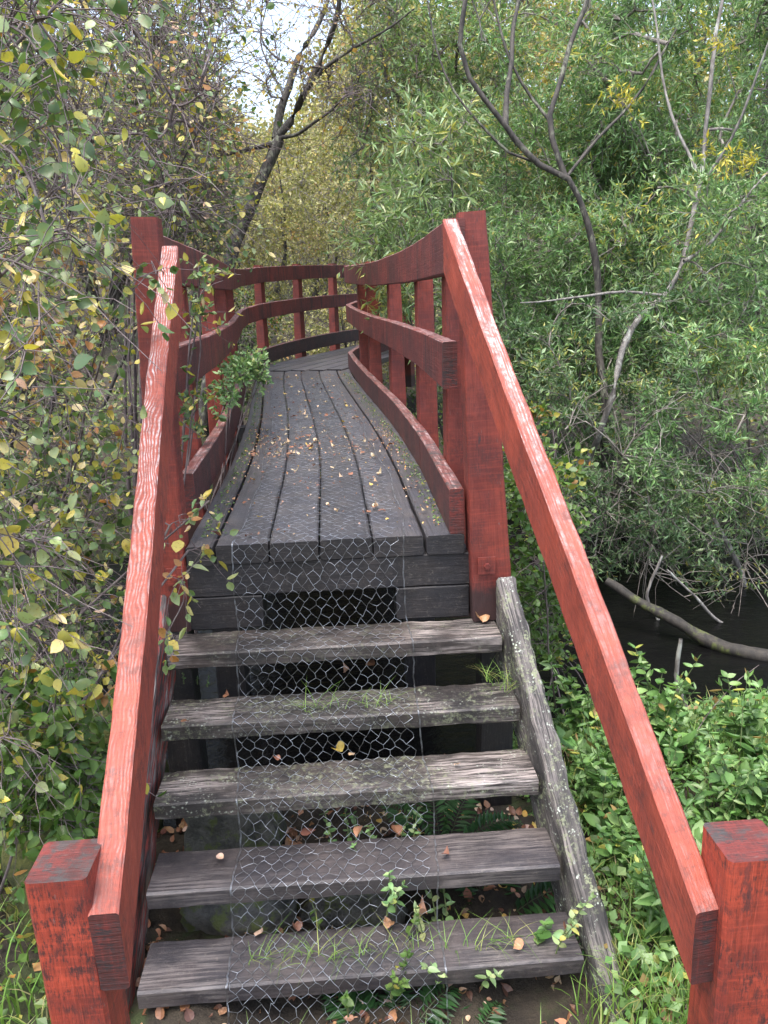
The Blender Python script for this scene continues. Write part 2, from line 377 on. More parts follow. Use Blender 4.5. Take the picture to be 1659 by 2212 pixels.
TEMPL = {   # (along, across, lift) ; triangles/quads all as quads (a repeated corner is avoided)
    'broad': (np.array([[0, 0, 0], [.33, 0, -.05], [.68, 0, -.05], [1, 0, .02], [.22, .38, .04], [.55, .42, .05], [.82, .22, .02],
                        [.22, -.38, .04], [.55, -.42, .05], [.82, -.22, .02]]),
              np.array([[0, 1, 5, 4], [1, 2, 6, 5], [0, 7, 8, 1], [1, 8, 9, 2], [2, 3, 3, 6], [2, 9, 3, 3]])),
    'narrow': (np.array([[0, 0, 0], [.5, 0, -.03], [1, 0, .0], [.45, .5, .04], [.45, -.5, .04]]), np.array([[0, 1, 2, 3], [0, 4, 2, 1]])),
    'tiny': (np.array([[0, 0, 0], [.5, .5, .05], [1, 0, 0], [.5, -.5, .05]]), np.array([[0, 3, 2, 1]])),
}
def ovate(n=9, ser=.035):
    ts = np.linspace(0, 1, n)[1:-1]; w = .5 * np.sin(np.pi * ts ** .78) ** .85 + ser * (np.arange(n - 2) % 2 - .5)
    V = [[0, 0, 0]] + [[t_, 0, -.05 * np.sin(t_ * 3.1)] for t_ in ts] + [[1, 0, .02]] + [[t_ - .03, a_, .05] for t_, a_ in zip(ts, w)] + [[t_ - .03, -a_, .05] for t_, a_ in zip(ts, w)]
    m = n - 2; L0 = n; R0 = n + m; T = [[0, 1, L0], [0, R0, 1]]
    for i in range(1, m): T += [[i, i + 1, L0 + i], [i, L0 + i, L0 + i - 1], [i, R0 + i - 1, R0 + i], [i, R0 + i, i + 1]]
    T += [[m, m + 1, L0 + m - 1], [m, R0 + m - 1, m + 1]]
    return np.array(V), np.array(T)
TEMPL['fine'] = ovate()
def leaves(kind, pos, axis, nor, ln, wd, col, curl=.25):
    T, F = TEMPL[kind]; n = len(pos)
    A = nrm(axis); S = nrm(np.cross(nor, A)); Nn = np.cross(A, S)
    cu = rng.normal(0, curl, n)[:, None] * (T[:, 0] ** 2)[None, :] + rng.normal(0, curl * .4, n)[:, None] * T[:, 1][None, :] + T[:, 2][None, :] * rng.uniform(.2, 2.6, n)[:, None]
    V = pos[:, None, :] + A[:, None, :] * (T[:, 0][None, :] * ln[:, None])[..., None] + S[:, None, :] * (T[:, 1][None, :] * wd[:, None])[..., None] + Nn[:, None, :] * (cu * ln[:, None])[..., None]
    V = V.reshape(-1, 3); K = len(T)
    if kind == 'broad':
        quads = F[:4]; tris = F[4:]
        tt = np.array([[2, 3, 6], [2, 9, 3]])
        q = (np.arange(n) * K)[:, None, None] + quads[None]; tr = (np.arange(n) * K)[:, None, None] + tt[None]
        q = q.reshape(-1, 4); tr = tr.reshape(-1, 3)
        q2 = np.vstack([q[:, [0, 1, 2]], q[:, [0, 2, 3]], tr])
        return V, q2, np.repeat(col, K, axis=0)
    q = ((np.arange(n) * K)[:, None, None] + F[None]).reshape(-1, F.shape[1])
    return V, q, np.repeat(col, K, axis=0)
PAL = {
    'alder':  [((.075, .125, .045), 3.4), ((.12, .19, .07), 3.4), ((.26, .32, .15), 2.6), ((.42, .37, .08), 2.4), ((.56, .46, .22), 1.6), ((.52, .35, .24), .7), ((.34, .17, .06), .5)],
    'alderfar': [((.05, .085, .026), 4), ((.085, .13, .035), 3), ((.15, .20, .05), 1.6), ((.30, .26, .05), .8), ((.30, .15, .05), .3)],
    'willow': [((.11, .20, .075), 4), ((.17, .29, .11), 4), ((.29, .40, .18), 3), ((.34, .38, .12), .9), ((.48, .44, .10), .3)],
    'willowdark': [((.07, .13, .055), 4), ((.12, .20, .085), 4), ((.24, .33, .16), 2.6), ((.34, .34, .09), .5)],
    'willowlight': [((.16, .24, .10), 4), ((.22, .31, .14), 3), ((.32, .38, .17), 2), ((.42, .40, .12), .9)],
    'olive':  [((.22, .22, .085), 4), ((.30, .29, .115), 4), ((.40, .36, .14), 2.6), ((.46, .38, .14), 1.0), ((.35, .22, .08), .4)],
    'gold':   [((.22, .22, .08), 3), ((.38, .33, .10), 2), ((.48, .37, .11), 2), ((.46, .26, .08), .8)],
    'yellow': [((.48, .40, .05), 3), ((.40, .37, .06), 2), ((.26, .30, .06), 2)],
    'dead':   [((.22, .10, .06), 3), ((.36, .20, .12), 2.5), ((.12, .055, .04), 2), ((.46, .34, .25), 1.6), ((.50, .34, .10), .6)],
    'weed':   [((.08, .16, .045), 4), ((.13, .24, .07), 4), ((.22, .33, .13), 2), ((.42, .42, .10), .35), ((.30, .20, .08), .2)],
    'grass':  [((.14, .25, .05), 4), ((.20, .32, .07), 3), ((.34, .36, .12), 1.2), ((.45, .40, .22), .5)],
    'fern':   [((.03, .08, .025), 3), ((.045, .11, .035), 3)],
    'bramble': [((.07, .13, .03), 4), ((.11, .18, .04), 3), ((.28, .27, .05), 1), ((.33, .17, .05), .4)],
}
def pick(pal, pos, clump=.5):
    cols = np.array([c for c, _ in PAL[pal]]); w = np.array([x for _, x in PAL[pal]], float); w /= w.sum(); cw = np.cumsum(w)
    ph = rng.uniform(0, 6.28, 6)
    nz = (np.sin(pos[:, 0] * 4.1 + ph[0] + pos[:, 2] * 2.3) + np.sin(pos[:, 1] * 3.3 + ph[1] + pos[:, 0] * 1.7) + np.sin(pos[:, 2] * 5.2 + ph[2]) ) / 6 * clump
    u = np.clip(rng.random(len(pos)) * (1 - .3 * clump) + nz + .15 * clump, 0, .999)
    c = cols[np.minimum(np.searchsorted(cw, u), len(cols) - 1)]
    return c * rng.uniform(.75, 1.25, (len(pos), 1)) * rng.uniform(.93, 1.07, (len(pos), 3))

def grow(limbs, targets, jit=.08):
    """limbs: [(points, r0, r1)]; grows curved branches from them to every target. Returns limb tubes and branch polylines."""
    nodes = []; 
    tub = []
    for pts, r0, r1 in limbs:
        p = smooth_path(pts, .12); m = len(p)
        p = p + np.cumsum(rng.normal(0, .006, p.shape), 0) * np.linspace(0, 1, m)[:, None]
        s = np.linspace(0, 1, m); r = r0 + (r1 - r0) * s
        r = r * (1 + .12 * np.sin(s * 40 + rng.uniform(0, 6)) * rng.random(m))
        tub.append(tubes(p[None], r[None], 9)); nodes += list(p[int(m * .25):])
    nodes = np.array(nodes); base_n = len(nodes); cnt = len(nodes)
    T = np.array(targets, float); store = np.zeros((cnt + len(T) * 5, 3)); store[:cnt] = nodes
    dmin = np.array([np.min(np.sum((nodes - t_) ** 2, 1)) for t_ in T]); T = T[np.argsort(dmin)]
    branches = []; par = {}; owner = -np.ones(len(store), int)
    for bi, t_ in enumerate(T):
        d = np.sum((store[:cnt] - t_) ** 2, 1); i = int(np.argmin(d)); a = store[i]
        L = math.sqrt(d[i]); n = 5; s = np.linspace(0, 1, n + 1)[:, None]
        mid = rng.normal(0, jit * L + .01, 3); arch = np.array([0, 0, .12 * L])
        P = a + (t_ - a) * s + (mid + arch) * (np.sin(s * np.pi)) + rng.normal(0, .02 * L, (n + 1, 3)) * np.sin(s * np.pi)
        P[0] = a; branches.append(P); par[bi] = owner[i]
        store[cnt:cnt + 5] = P[1:]; owner[cnt:cnt + 5] = bi; cnt += 5
    B = np.array(branches); load = np.ones(len(B))
    for bi in range(len(B) - 1, -1, -1):
        if par[bi] >= 0: load[par[bi]] += load[bi]
    return tub, B, load

def plant(name, label, cat, limbs, targets, leafkind, pal, leafmat, barkmat, twigmat, ntwig=10, nleaf=9, twlen=.3, lsize=(.04, .03),
          rt=.004, droop=.0, clump=.5, group=None, twr=.0012, spread=.9, curl=.25, leafup=.6, extra=None, crown='crown', trunk='trunk', jit=.08, k=4, bare=0.0):
    base = np.asarray(limbs[0][0][0], float)
    root = thing(name, label, cat, tuple(base), group)
    tub, B, load = grow(limbs, targets, jit)
    V, F = join(tub); mesh_obj(trunk, V, F, barkmat, root, smooth=True)
    r = np.minimum(rt * np.sqrt(load), max(.4 * limbs[0][1], rt))[:, None] * np.linspace(1, .6, 6)[None, :]
    nB = len(B)
    # twigs
    bi = np.repeat(np.arange(nB), ntwig); n = len(bi); tt = rng.uniform(.15, 5, n); i0 = np.minimum(tt.astype(int), 4); fr = (tt - i0)[:, None]
    P0 = B[bi, i0] * (1 - fr) + B[bi, i0 + 1] * fr; D = nrm(B[bi, i0 + 1] - B[bi, i0])
    d = nrm(D * .7 + nrm(rng.normal(size=(n, 3))) * spread + np.array([0, 0, .25 - droop]))
    Lt = twlen * rng.uniform(.5, 1.3, n); s = np.linspace(0, 1, 5)[None, :, None]
    bend = nrm(rng.normal(size=(n, 3))) * .25 + np.array([0, 0, -.15 - droop])
    TW = P0[:, None, :] + d[:, None, :] * (s * Lt[:, None, None]) + bend[:, None, :] * (s ** 2 * Lt[:, None, None]) + rng.normal(0, .012, (n, 5, 3)) * s * Lt[:, None, None] * 3
    tr = twr * np.linspace(1.5, .6, 5)[None, :] * rng.uniform(.8, 1.3, (n, 1))
    V, F = join([tubes(B, r, 5), tubes(TW, tr, 3)]); mesh_obj('branches', V, F, twigmat, root, smooth=True)
    # leaves
    if bare: keep = rng.random(n) > bare; TWl = TW[keep]
    else: TWl = TW
    n2 = len(TWl); li = np.repeat(np.arange(n2), nleaf); m = len(li); tt = rng.uniform(.6, 4, m); i0 = np.minimum(tt.astype(int), 3); fr = (tt - i0)[:, None]
    p = TWl[li, i0] * (1 - fr) + TWl[li, i0 + 1] * fr; D = nrm(TWl[li, i0 + 1] - TWl[li, i0])
    ax = nrm(D * .55 + nrm(rng.normal(size=(m, 3))) * .8 + np.array([0, 0, -droop - .1]))
    no = nrm(rng.normal(size=(m, 3)) * (1 - leafup) + np.array([0, -.15, leafup]))
    ln = lsize[0] * np.clip(rng.normal(1, .25, m), .45, 1.6); wd = lsize[1] * ln / lsize[0] * rng.uniform(.8, 1.15, m)
    V, F, C = leaves(leafkind, p, ax, no, ln, wd, pick(pal, p, clump), curl)
    mesh_obj(crown, V, F, leafmat, root, smooth=leafkind in ('fine', 'broad'), col=C)
    return root

def ell(c, r, n, shell=.0):
    """n random points in an ellipsoid."""
    v = nrm(rng.normal(size=(n, 3))); rad = rng.uniform(shell, 1, n) ** (1 / 3.); return np.array(c) + v * rad[:, None] * np.array(r)
def frust(x0, y0, x1, y1, Y0, Y1, n):
    """n points spread over a picture rectangle between two depths."""
    return np.array([at(rng.uniform(x0, x1), rng.uniform(y0, y1), rng.uniform(Y0, Y1)) for _ in range(n)])

# ------------------------------------------------------------------ terrain
def ground_z(x, y):
    x = np.asarray(x, float); y = np.asarray(y, float)
    yc = 2.5 + .10 * x + .25 * np.sin(x * .9)                 # stream centre line
    d = y - yc; hw = 1.72
    near = -1.06 - .08 * np.clip(x - 1.5, 0, 3) + .10 * np.clip(-x - .8, 0, 2) * np.exp(-((y + .3) / 1.6) ** 2)
    far = -.95 + np.clip(y - yc - hw - .6, 0, 60) * .085
    bank = np.where(d < 0, near, np.minimum(far, .35 + .03 * y))
    t_ = np.clip((np.abs(d) - hw) / .75, -1, 1); t_ = np.clip((t_ + .35) / 1.35, 0, 1); t_ = t_ * t_ * (3 - 2 * t_)
    z = -1.85 * (1 - t_) + bank * t_
    z = z + np.clip(y - 19, 0, 16) * .42
    z = z + .035 * np.sin(x * 5.1 + y * 3.3) + .03 * np.sin(x * 9.7 - y * 7.1) + .02 * np.sin(x * 17 + y * 13)
    return z
def grid(xs, ys):
    X, Y = np.meshgrid(xs, ys); Z = ground_z(X, Y); V = np.stack([X, Y, Z], -1).reshape(-1, 3); nx, ny = len(xs), len(ys)
    i = np.arange(ny - 1)[:, None] * nx; j = np.arange(nx - 1)[None, :]
    F = np.stack([i + j, i + j + 1, i + nx + j + 1, i + nx + j], -1).reshape(-1, 4); return V, F
xs = np.concatenate([np.linspace(-120, -8, 20), np.linspace(-7.6, 8, 150), np.linspace(8.6, 120, 20)])
ys = np.concatenate([np.linspace(-30, -3.4, 8), np.linspace(-3, 9, 120), np.linspace(9.5, 160, 40)])
V, F = grid(xs, ys); tag(mesh_obj('ground', V, F, M['soil'], smooth=True), kind='structure', label='dark earth banks either side of the stream')
wy = np.linspace(-.8, 6, 30); wx = np.linspace(-40, 40, 60); X, Y = np.meshgrid(wx, wy)
V = np.stack([X, Y, np.full_like(X, -1.36)], -1).reshape(-1, 3); i = np.arange(29)[:, None] * 60; j = np.arange(59)[None, :]
F = np.stack([i + j, i + j + 1, i + 60 + j + 1, i + 60 + j], -1).reshape(-1, 4)
tag(mesh_obj('water', V, F, M['water'], smooth=True), kind='structure', label='black shallow stream flowing beneath the bridge')

# ------------------------------------------------------------------ footbridge
RI = np.array([(.418, 0, 0), (.423, .56, 0), (.426, 1.0, 0), (.413, 1.6, 0), (.385, 2.3, .005), (.335, 3.1, .01), (.265, 4.0, .03), (.205, 4.9, .055), (.165, 5.6, .08)])
LI = np.array([(-.475, .05, 0), (-.50, .45, 0), (-.512, .9, 0), (-.54, 1.6, 0), (-.59, 2.4, .005), (-.65, 3.2, .01), (-.735, 4.2, .035), (-.80, 5.0, .06), (-.815, 5.6, .08)])
LF = np.array([(-.815, 5.6, .08), (-.66, 6.25, .12), (-.30, 7.2, .16), (.20, 8.2, .19), (.9, 9.3, .2)])
RF = np.array([(.165, 5.6, .08), (.34, 6.3, .12), (.75, 7.2, .16), (1.3, 8.2, .19)])
def sub_path(P, y0, y1, n=9):
    y = np.linspace(y0, y1, n); Q = smooth_path(P, .1)
    return np.stack([np.interp(y, Q[:, 1], Q[:, 0]), y, np.interp(y, Q[:, 1], Q[:, 2])], -1)
def offset(P, d):
    T = nrm(np.gradient(P, axis=0) * [1, 1, 0]); S = np.stack([T[:, 1], -T[:, 0], np.zeros(len(T))], -1); return P + S * d
bridge = thing('footbridge', 'red railed wooden footbridge curving away over the stream', 'footbridge', (0, 0, 0))
HB, TH = .157, .05
def rail_run(name, P, side, z0, ys_, mat, gap=.0025):
    for a, b in zip(ys_[:-1], ys_[1:]):
        q = offset(sub_path(P, a + gap, b - gap), side * TH / 2); q[:, 2] += z0 - HB / 2
        timber(name, q, TH, HB, mat, M['end_red'], bridge, jit=.0012, ds=.08)
rail_run('kick_board', RI, 1, HB + .001, [0.0, 1.02, 3.0, 5.6], M['red_kick'])
rail_run('middle_rail', RI, 1, .629, [0.14, .60, 2.62, 4.6, 5.6], M['red_rail'])
rail_run('top_rail', RI, 1, 1.0, [-.03, 1.18, 3.2, 5.6], M['red_rail'])
rail_run('kick_board', LI, -1, HB + .001, [.42, 2.3, 4.3, 5.6], M['red_kick'])
rail_run('middle_rail', LI, -1, .629, [.2, 2.0, 3.9, 5.6], M['red_rail'])
rail_run('top_rail', LI, -1, 1.0, [0.02, 1.9, 3.7, 5.6], M['red_rail'])
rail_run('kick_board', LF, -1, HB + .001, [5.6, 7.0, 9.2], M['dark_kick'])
rail_run('middle_rail', LF, -1, .629, [5.6, 6.3, 9.2], M['red_rail'])
rail_run('top_rail', LF, -1, 1.0, [5.6, 6.35, 9.2], M['red_rail'])
rail_run('kick_board', RF, 1, HB + .001, [5.6, 8.1], M['red_kick'])
rail_run('middle_rail', RF, 1, .629, [5.6, 8.1], M['red_rail'])
rail_run('top_rail', RF, 1, 1.0, [5.6, 8.1], M['red_rail'])
def post(p, dirv, zb=-.45, zt=1.015, wb=.135, wt=.092, parent=bridge, lean=(0, 0)):
    """tapered post; p = plan centre at the base."""
    a = np.array([p[0], p[1], zb]); b = np.array([p[0] + lean[0], p[1] + lean[1], zt])
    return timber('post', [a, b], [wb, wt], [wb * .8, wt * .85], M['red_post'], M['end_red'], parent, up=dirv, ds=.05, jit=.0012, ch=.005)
def posts_on(P, side, yl):
    Q = smooth_path(P, .1); T = nrm(np.gradient(Q, axis=0) * [1, 1, 0])
    for y in yl:
        x = np.interp(y, Q[:, 1], Q[:, 0]); z = np.interp(y, Q[:, 1], Q[:, 2]); t_ = nrm(np.array([np.interp(y, Q[:, 1], T[:, 0]), np.interp(y, Q[:, 1], T[:, 1]), 0]))
        s_ = np.array([t_[1], -t_[0], 0]) * side
        c_ = np.array([x, y, 0]) + s_ * (TH + .058)
        post(c_, tuple(s_), zb=-.5 + z, zt=1.018 + z, lean=tuple(-s_[:2] * .018))
posts_on(RI, 1, [.52, 1.5, 2.75, 3.95, 4.75])
posts_on(LI, -1, [1.0, 2.25, 3.35, 4.55])
posts_on(LF, -1, [6.25, 7.2, 8.05])
posts_on(RF, 1, [6.3, 7.4])
# the two tall gate posts that also carry the stairs
post((.562, .012), (0, 1, 0), zb=-.30, zt=1.018, wb=.142, wt=.082, lean=(-.070, 0))
post((-.532, .045), (0, 1, 0), zb=-.30, zt=1.03, wb=.115, wt=.080, lean=(.045, 0))
for x_ in (.585, -.545): timber('pile', [(x_, .05, -1.7), (x_, .05, -.303)], .12, .10, M['beam'], M['beam'], bridge, up=(0, 1, 0), ds=.1)
# deck
DK = [-.471, -.369, -.190, -.022, .158, .333, .469]
Lq, Rq = smooth_path(LI, .1), smooth_path(RI, .1); yy = np.linspace(0, 5.5, 23)
lx = np.interp(yy, Lq[:, 1], Lq[:, 0]) ; rx = np.interp(yy, Rq[:, 1], Rq[:, 0]) ; zz = np.interp(yy, Rq[:, 1], Rq[:, 2])
lx[0] = lx[1] - .0 + .0
cxx = (lx + rx) / 2; cxx = cxx - (cxx[0] - (-.0285)) * np.exp(-yy * 1.2)
for a, b in zip(DK[:-1], DK[1:]):
    g = .007 if (a == DK[0] or b == DK[-1]) else .0035
    lo, hi = a + g + .0, b - g
    if b == DK[-1]: hi = b + .0
    q = np.stack([cxx + (lo + hi) / 2 + .0285, yy, zz - .034], -1); q[0, 1] += rng.uniform(-.006, .006)
    wl = hi - lo
    timber('deck_plank', q[::2], wl, .068, M['deck'], M['beam'], bridge, jit=.0014, ds=.1, ch=.006)
u_ = nrm(np.array([.52, 1, 0])); s_ = np.array([u_[1], -u_[0], 0])
for k in range(6):
    c0 = np.array([-.30, 5.75, .056]) + s_ * (k - 2.5) * .175
    c1 = c0 + u_ * 3.4 + np.array([0, 0, .10])
    timber('deck_plank', [c0 - u_ * (.30 + .06 * (2.5 - k)), c1], .163, .06, M['deck'], M['beam'], bridge, jit=.0014, ds=.1, ch=.006)
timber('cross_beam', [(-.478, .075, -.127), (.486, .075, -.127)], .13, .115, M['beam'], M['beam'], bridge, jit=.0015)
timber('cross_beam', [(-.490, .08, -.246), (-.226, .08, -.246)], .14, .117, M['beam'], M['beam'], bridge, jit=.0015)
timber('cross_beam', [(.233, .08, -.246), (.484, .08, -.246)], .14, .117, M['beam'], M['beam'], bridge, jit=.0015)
for x0 in (-.34, .30):
    q = np.stack([cxx + x0, yy, zz - .16], -1); q = q[1::3]
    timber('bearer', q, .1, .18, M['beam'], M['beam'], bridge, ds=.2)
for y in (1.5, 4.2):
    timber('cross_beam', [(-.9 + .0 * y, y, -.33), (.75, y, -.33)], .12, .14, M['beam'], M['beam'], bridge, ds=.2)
    for x in (-.6, .45): timber('pile', [(x, y, -2.1), (x, y, -.40)], .16, .16, M['beam'], M['beam'], bridge, up=(0, 1, 0), ds=.2)
# bolt plates on the gate posts
def box(name, c, s, mat, parent, bev=.002):
    return timber(name, [(c[0], c[1], c[2] - s[2] / 2), (c[0], c[1], c[2] + s[2] / 2)], s[0], s[1], mat, mat, parent, up=(0, 1, 0), jit=.0003, ds=.02, ch=bev)
for cx_, cy_ in ((.535, -.052), (-.505, -.012)):
    pl = box('bolt_plate', (cx_, cy_, -.098), (.060, .006, .060), M['red_post'], bridge)
    a = np.arange(6) * np.pi / 3; hx = np.stack([.011 * np.cos(a), np.zeros(6), .011 * np.sin(a)], -1)
    Vb = np.vstack([hx + [cx_, cy_ - .003, -.098], hx * .92 + [cx_, cy_ - .014, -.098]])
    fs = [(i_, i_ + 6, (i_ + 1) % 6 + 6, (i_ + 1) % 6) for i_ in range(6)] + [tuple(range(6, 12))]
    mesh_obj('bolt', Vb, fs, M['red_post'], pl, uv=np.zeros((30, 2)))

# ------------------------------------------------------------------ stairs
stairs = thing('staircase', 'weathered wooden steps with red handrails leading up to the bridge deck', 'staircase', (0, -.9, -1.05))
TY, TZ, G, RS, TD = -.0849, -.306, .170, .1557, .168
tm = ['tread_pale', 'tread_moss', 'tread_moss', 'tread', 'tread']
tl = [(0, 0, 0), (.006, -.004, .0), (-.005, .006, .002), (.004, -.004, .002), (-.004, .003, 0)]
for k in range(5):
    y = TY - G * k; z = TZ - RS * k - .028; dl = tl[k]
    timber('tread', [(-.522, y + dl[0], z + dl[1]), (.565 + .021 * k, y - dl[0], z + dl[2] * 1.5)], TD, .056, M[tm[k]], M['beam'], stairs,
           jit=.0022 if k in (1, 2) else .0014, rough_edge=.008 if k in (0, 1, 2) else .0035, ds=.02, ch=.006)
# stringers
timber('stringer', [(.598, -.06, -.29), (.64, -.40, -.61), (.70, -.80, -1.02), (.745, -1.04, -1.27)], .066, .30, M['stringer_lichen'], M['stringer_lichen'], stairs,
       jit=.005, rough_edge=.008, ds=.02, ch=.01, plumb=True)
timber('stringer', [(-.552, -.06, -.29), (-.578, -.50, -.73), (-.607, -1.00, -1.24)], .05, .30, M['stringer_red'], M['stringer_red'], stairs,
       jit=.002, rough_edge=.003, ds=.02, ch=.006, plumb=True)
# handrails: centre line of the upper end to the lower end
def handrail(A, B, w, h, mat):
    A, B = np.array(A, float) - [0, 0, h / 2], np.array(B, float) - [0, 0, h / 2]
    s = nrm(np.cross(B - A, [0, 0, 1]))
    return timber('handrail', [A, A + (B - A) * .33 + s * .002, A + (B - A) * .66 - s * .003, B], w, h, mat, M['end_red'], stairs, jit=.0016, ds=.025, ch=.004, plumb=True)
handrail((-.406, -.050, .943), (-.338, -1.442, -.143), .047, .150, M['hand_left'])
handrail((.421, -.045, .996), (.652, -1.432, -.232), .046, .152, M['hand_right'])
timber('newel_post', [(-.405, -1.392, -1.25), (-.405, -1.392, -.078)], .096, .096, M['red_newel'], M['end_red'], stairs, up=(0, 1, 0), jit=.001, ch=.006)
timber('newel_post', [(.735, -1.400, -1.25), (.722, -1.400, -.122)], .105, .100, M['red_newel'], M['end_red'], stairs, up=(0, 1, 0), jit=.001, ch=.006)

# ------------------------------------------------------------------ chicken wire: deck, face, steps
segs = [((5.3, .062), (3.8, .026)), ((3.8, .026), (2.2, .008)), ((2.2, .008), (-.006, .007)), ((-.006, .007), (-.012, -.07)), ((-.012, -.07), (-.028, TZ + .006))]
for k in range(5):
    yb, yf, z = TY - G * k + TD / 2 - .012, TY - G * k - TD / 2 - .004, TZ - RS * k
    segs.append(((yb if k else -.028, z + .006), (yf, z + .004)))
    if k < 4: segs.append(((yf, z + .006), (yf - .001, z - .05))); segs.append(((yf - .001, z - .05), (yf - .006, z - RS + .006)))
    else: segs.append(((yf, z + .006), (yf - .004, z - .06))); segs.append(((yf - .004, z - .06), (yf - .05, -1.16)))
pts = np.array([segs[0][0]] + [s_[1] for s_ in segs]); sl = np.concatenate([[0], np.cumsum(np.linalg.norm(np.diff(pts, axis=0), axis=1))]); STOT = sl[-1]
def wire_map(x, s):
    y = np.interp(s, sl, pts[:, 0]); z = np.interp(s, sl, pts[:, 1])
    cen = np.interp(y, yy, cxx + .0285, left=0) ; cen = np.where(y > 0, cen, -.03 * np.clip(-y, 0, 1) * 0)
    return np.stack([x + cen, y, z], -1)
HWX, HS = .0375, .030            # cell pitch across, row pitch along
E = []; nx_ = 15; x00 = -.292
rows = int(STOT / HS)
def vtx(r, c, half):             # zigzag net: rows of nodes
    return (r, c, half)
pos = {}
def node(r, c, top):
    key = (r, c, top)
    if key not in pos:
        s = r * HS + (.011 if top else 0.0); x = x00 + (c + (.5 if r % 2 else 0)) * HWX
        pos[key] = (x + rng.normal(0, .0030), s + rng.normal(0, .0026), abs(rng.normal(0, .0022)))
    return key
for r in range(rows):
    for c in range(nx_):
        a = node(r, c, 0); b = node(r, c, 1); E.append((a, b))
        if r % 2 == 0:
            if c < nx_: E.append((b, node(r + 1, c, 0)))
            if c > 0: E.append((b, node(r + 1, c - 1, 0)))
        else:
            E.append((b, node(r + 1, c, 0)))
            if c + 1 < nx_: E.append((b, node(r + 1, c + 1, 0)))
keys = {k_: i_ for i_, k_ in enumerate(pos)}; arr = np.array([pos[k_] for k_ in pos])
arr[:, 0] += .012 * np.sin(arr[:, 1] * 3.1) + .006 * np.sin(arr[:, 1] * 9.0)
W3 = wire_map(arr[:, 0], arr[:, 1]); steep = (np.interp(arr[:, 1], sl, np.arange(len(sl))) )
y_, z_ = W3[:, 1], W3[:, 2]
W3[:, 2] += arr[:, 2] * .9; free = (y_ < -.0)
W3[free, 1] -= np.abs(rng.normal(0, .004, free.sum())) + .004
ei = np.array([(keys[a], keys[b]) for a, b in E]); P2 = np.stack([W3[ei[:, 0]], (W3[ei[:, 0]] + W3[ei[:, 1]]) / 2 + rng.normal(0, .0008, (len(ei), 3)), W3[ei[:, 1]]], 1)
keepd = P2[:, 1, 1] > -.03
parts_ = [tubes(P2, np.where(P2[:, 1, 1] < .05, .00064, .00046)[:, None] * np.ones((1, 3)), 3)]
for xe in (x00 - .006, x00 + nx_ * HWX + .003):
    s_ = np.linspace(0, STOT, 420); q = wire_map(np.full(420, xe) + .012 * np.sin(s_ * 3.1) + .006 * np.sin(s_ * 9.0) + rng.normal(0, .0012, 420), s_); q[:, 2] += .002
    q[q[:, 1] < 0, 1] -= .006
    for dx_ in (0, .0025): parts_.append(tubes((q + [dx_, 0, 0])[None], np.full((1, 420), .0006), 3))
V, F = join(parts_)
tag(mesh_obj('wire_netting', V, F, M['wire'], smooth=True), 'galvanised hexagonal chicken wire strip laid down the middle of deck and steps', 'wire netting')

#VEG
# ------------------------------------------------------------------ far woodland beyond everything
def blob_leaves(name, label, P, kind, pal, ls, mat, clump=.5, leafup=.5, droop=.2, curl=.25):
    n = len(P); ax = nrm(rng.normal(size=(n, 3)) + [0, 0, -droop]); no = nrm(rng.normal(size=(n, 3)) * (1 - leafup) + [0, -.2, leafup])
    ln = ls[0] * np.clip(rng.normal(1, .25, n), .4, 1.7); V, F, C = leaves(kind, P, ax, no, ln, ln * ls[1] / ls[0], pick(pal, P, clump), curl)
    return tag(mesh_obj(name, V, F, mat, col=C), label, kind='stuff')
n = 170000
u = rng.uniform(-1, 1, n); Yw = 27 + rng.uniform(-3, 4, n); Xw = u * 34
hmax = 4.6 + 1.3 * np.sin(Xw * .35 + 1) + 1.2 * np.sin(Xw * .9) + rng.normal(0, .6, n) - 3.3 * np.exp(-((Xw + 2.6) / 3.6) ** 2) + .18 * np.abs(Xw)
Zw = ground_z(Xw, Yw) + hmax * rng.uniform(0, 1, n) ** .8
blob_leaves('far_woodland', 'olive and golden woodland closing the view far behind the bridge', np.stack([Xw, Yw, Zw], -1), 'tiny', 'olive', (.17, .13), M['leaf'], .9)

# ------------------------------------------------------------------ background trees
def auto_tree(X, Y, H, rad, pal, lab, name='thicket_tree', ntr=3, nt=60, lsize=(.06, .04), ntwig=9, nleaf=9, bark='twig_grey', cat='tree', group=None, twl=.5, low=.12, lean=0, leafkind='tiny', mat='leaf', **k):
    g = float(ground_z(X, Y)); limbs = []
    for i in range(ntr):
        a = rng.uniform(0, 6.28); sp = rad * rng.uniform(.15, .6); tip = np.array([X + math.cos(a) * sp + lean, Y + math.sin(a) * sp, g + H * rng.uniform(.7, .95)])
        b0 = np.array([X + rng.normal(0, .08), Y + rng.normal(0, .08), g - .1]); mid = b0 * .5 + tip * .5 + rng.normal(0, .08 * H, 3) * [1, 1, .2]
        limbs.append(([b0, b0 * .75 + mid * .25 + rng.normal(0, .03, 3), mid, tip], (.011 + .006 * rng.random()) * H, .004 * H / 3))
    T = ell((X + lean * .6, Y, g + H * (.5 + low / 2)), (rad, rad, H * (.5 - low / 2)), nt)
    return plant(name, lab, cat, limbs, T, leafkind, pal, M[mat], M['bark_dark'], M[bark], ntwig=ntwig, nleaf=nleaf, twlen=twl, lsize=lsize,
                 rt=.004 + .001 * H / 3, twr=.0022, group=group, **k)
auto_tree(-1.6, 13, 4.1, 2.1, 'olive', 'olive leaved thicket tree rising directly behind the far bend of the bridge', ntr=7, nt=230, lsize=(.06, .035), ntwig=11)
auto_tree(1.7, 14.5, 6.0, 2.2, 'olive', 'thin stemmed olive tree behind the right end of the far red rail', ntr=8, nt=230, lsize=(.06, .035), low=.12, ntwig=11)
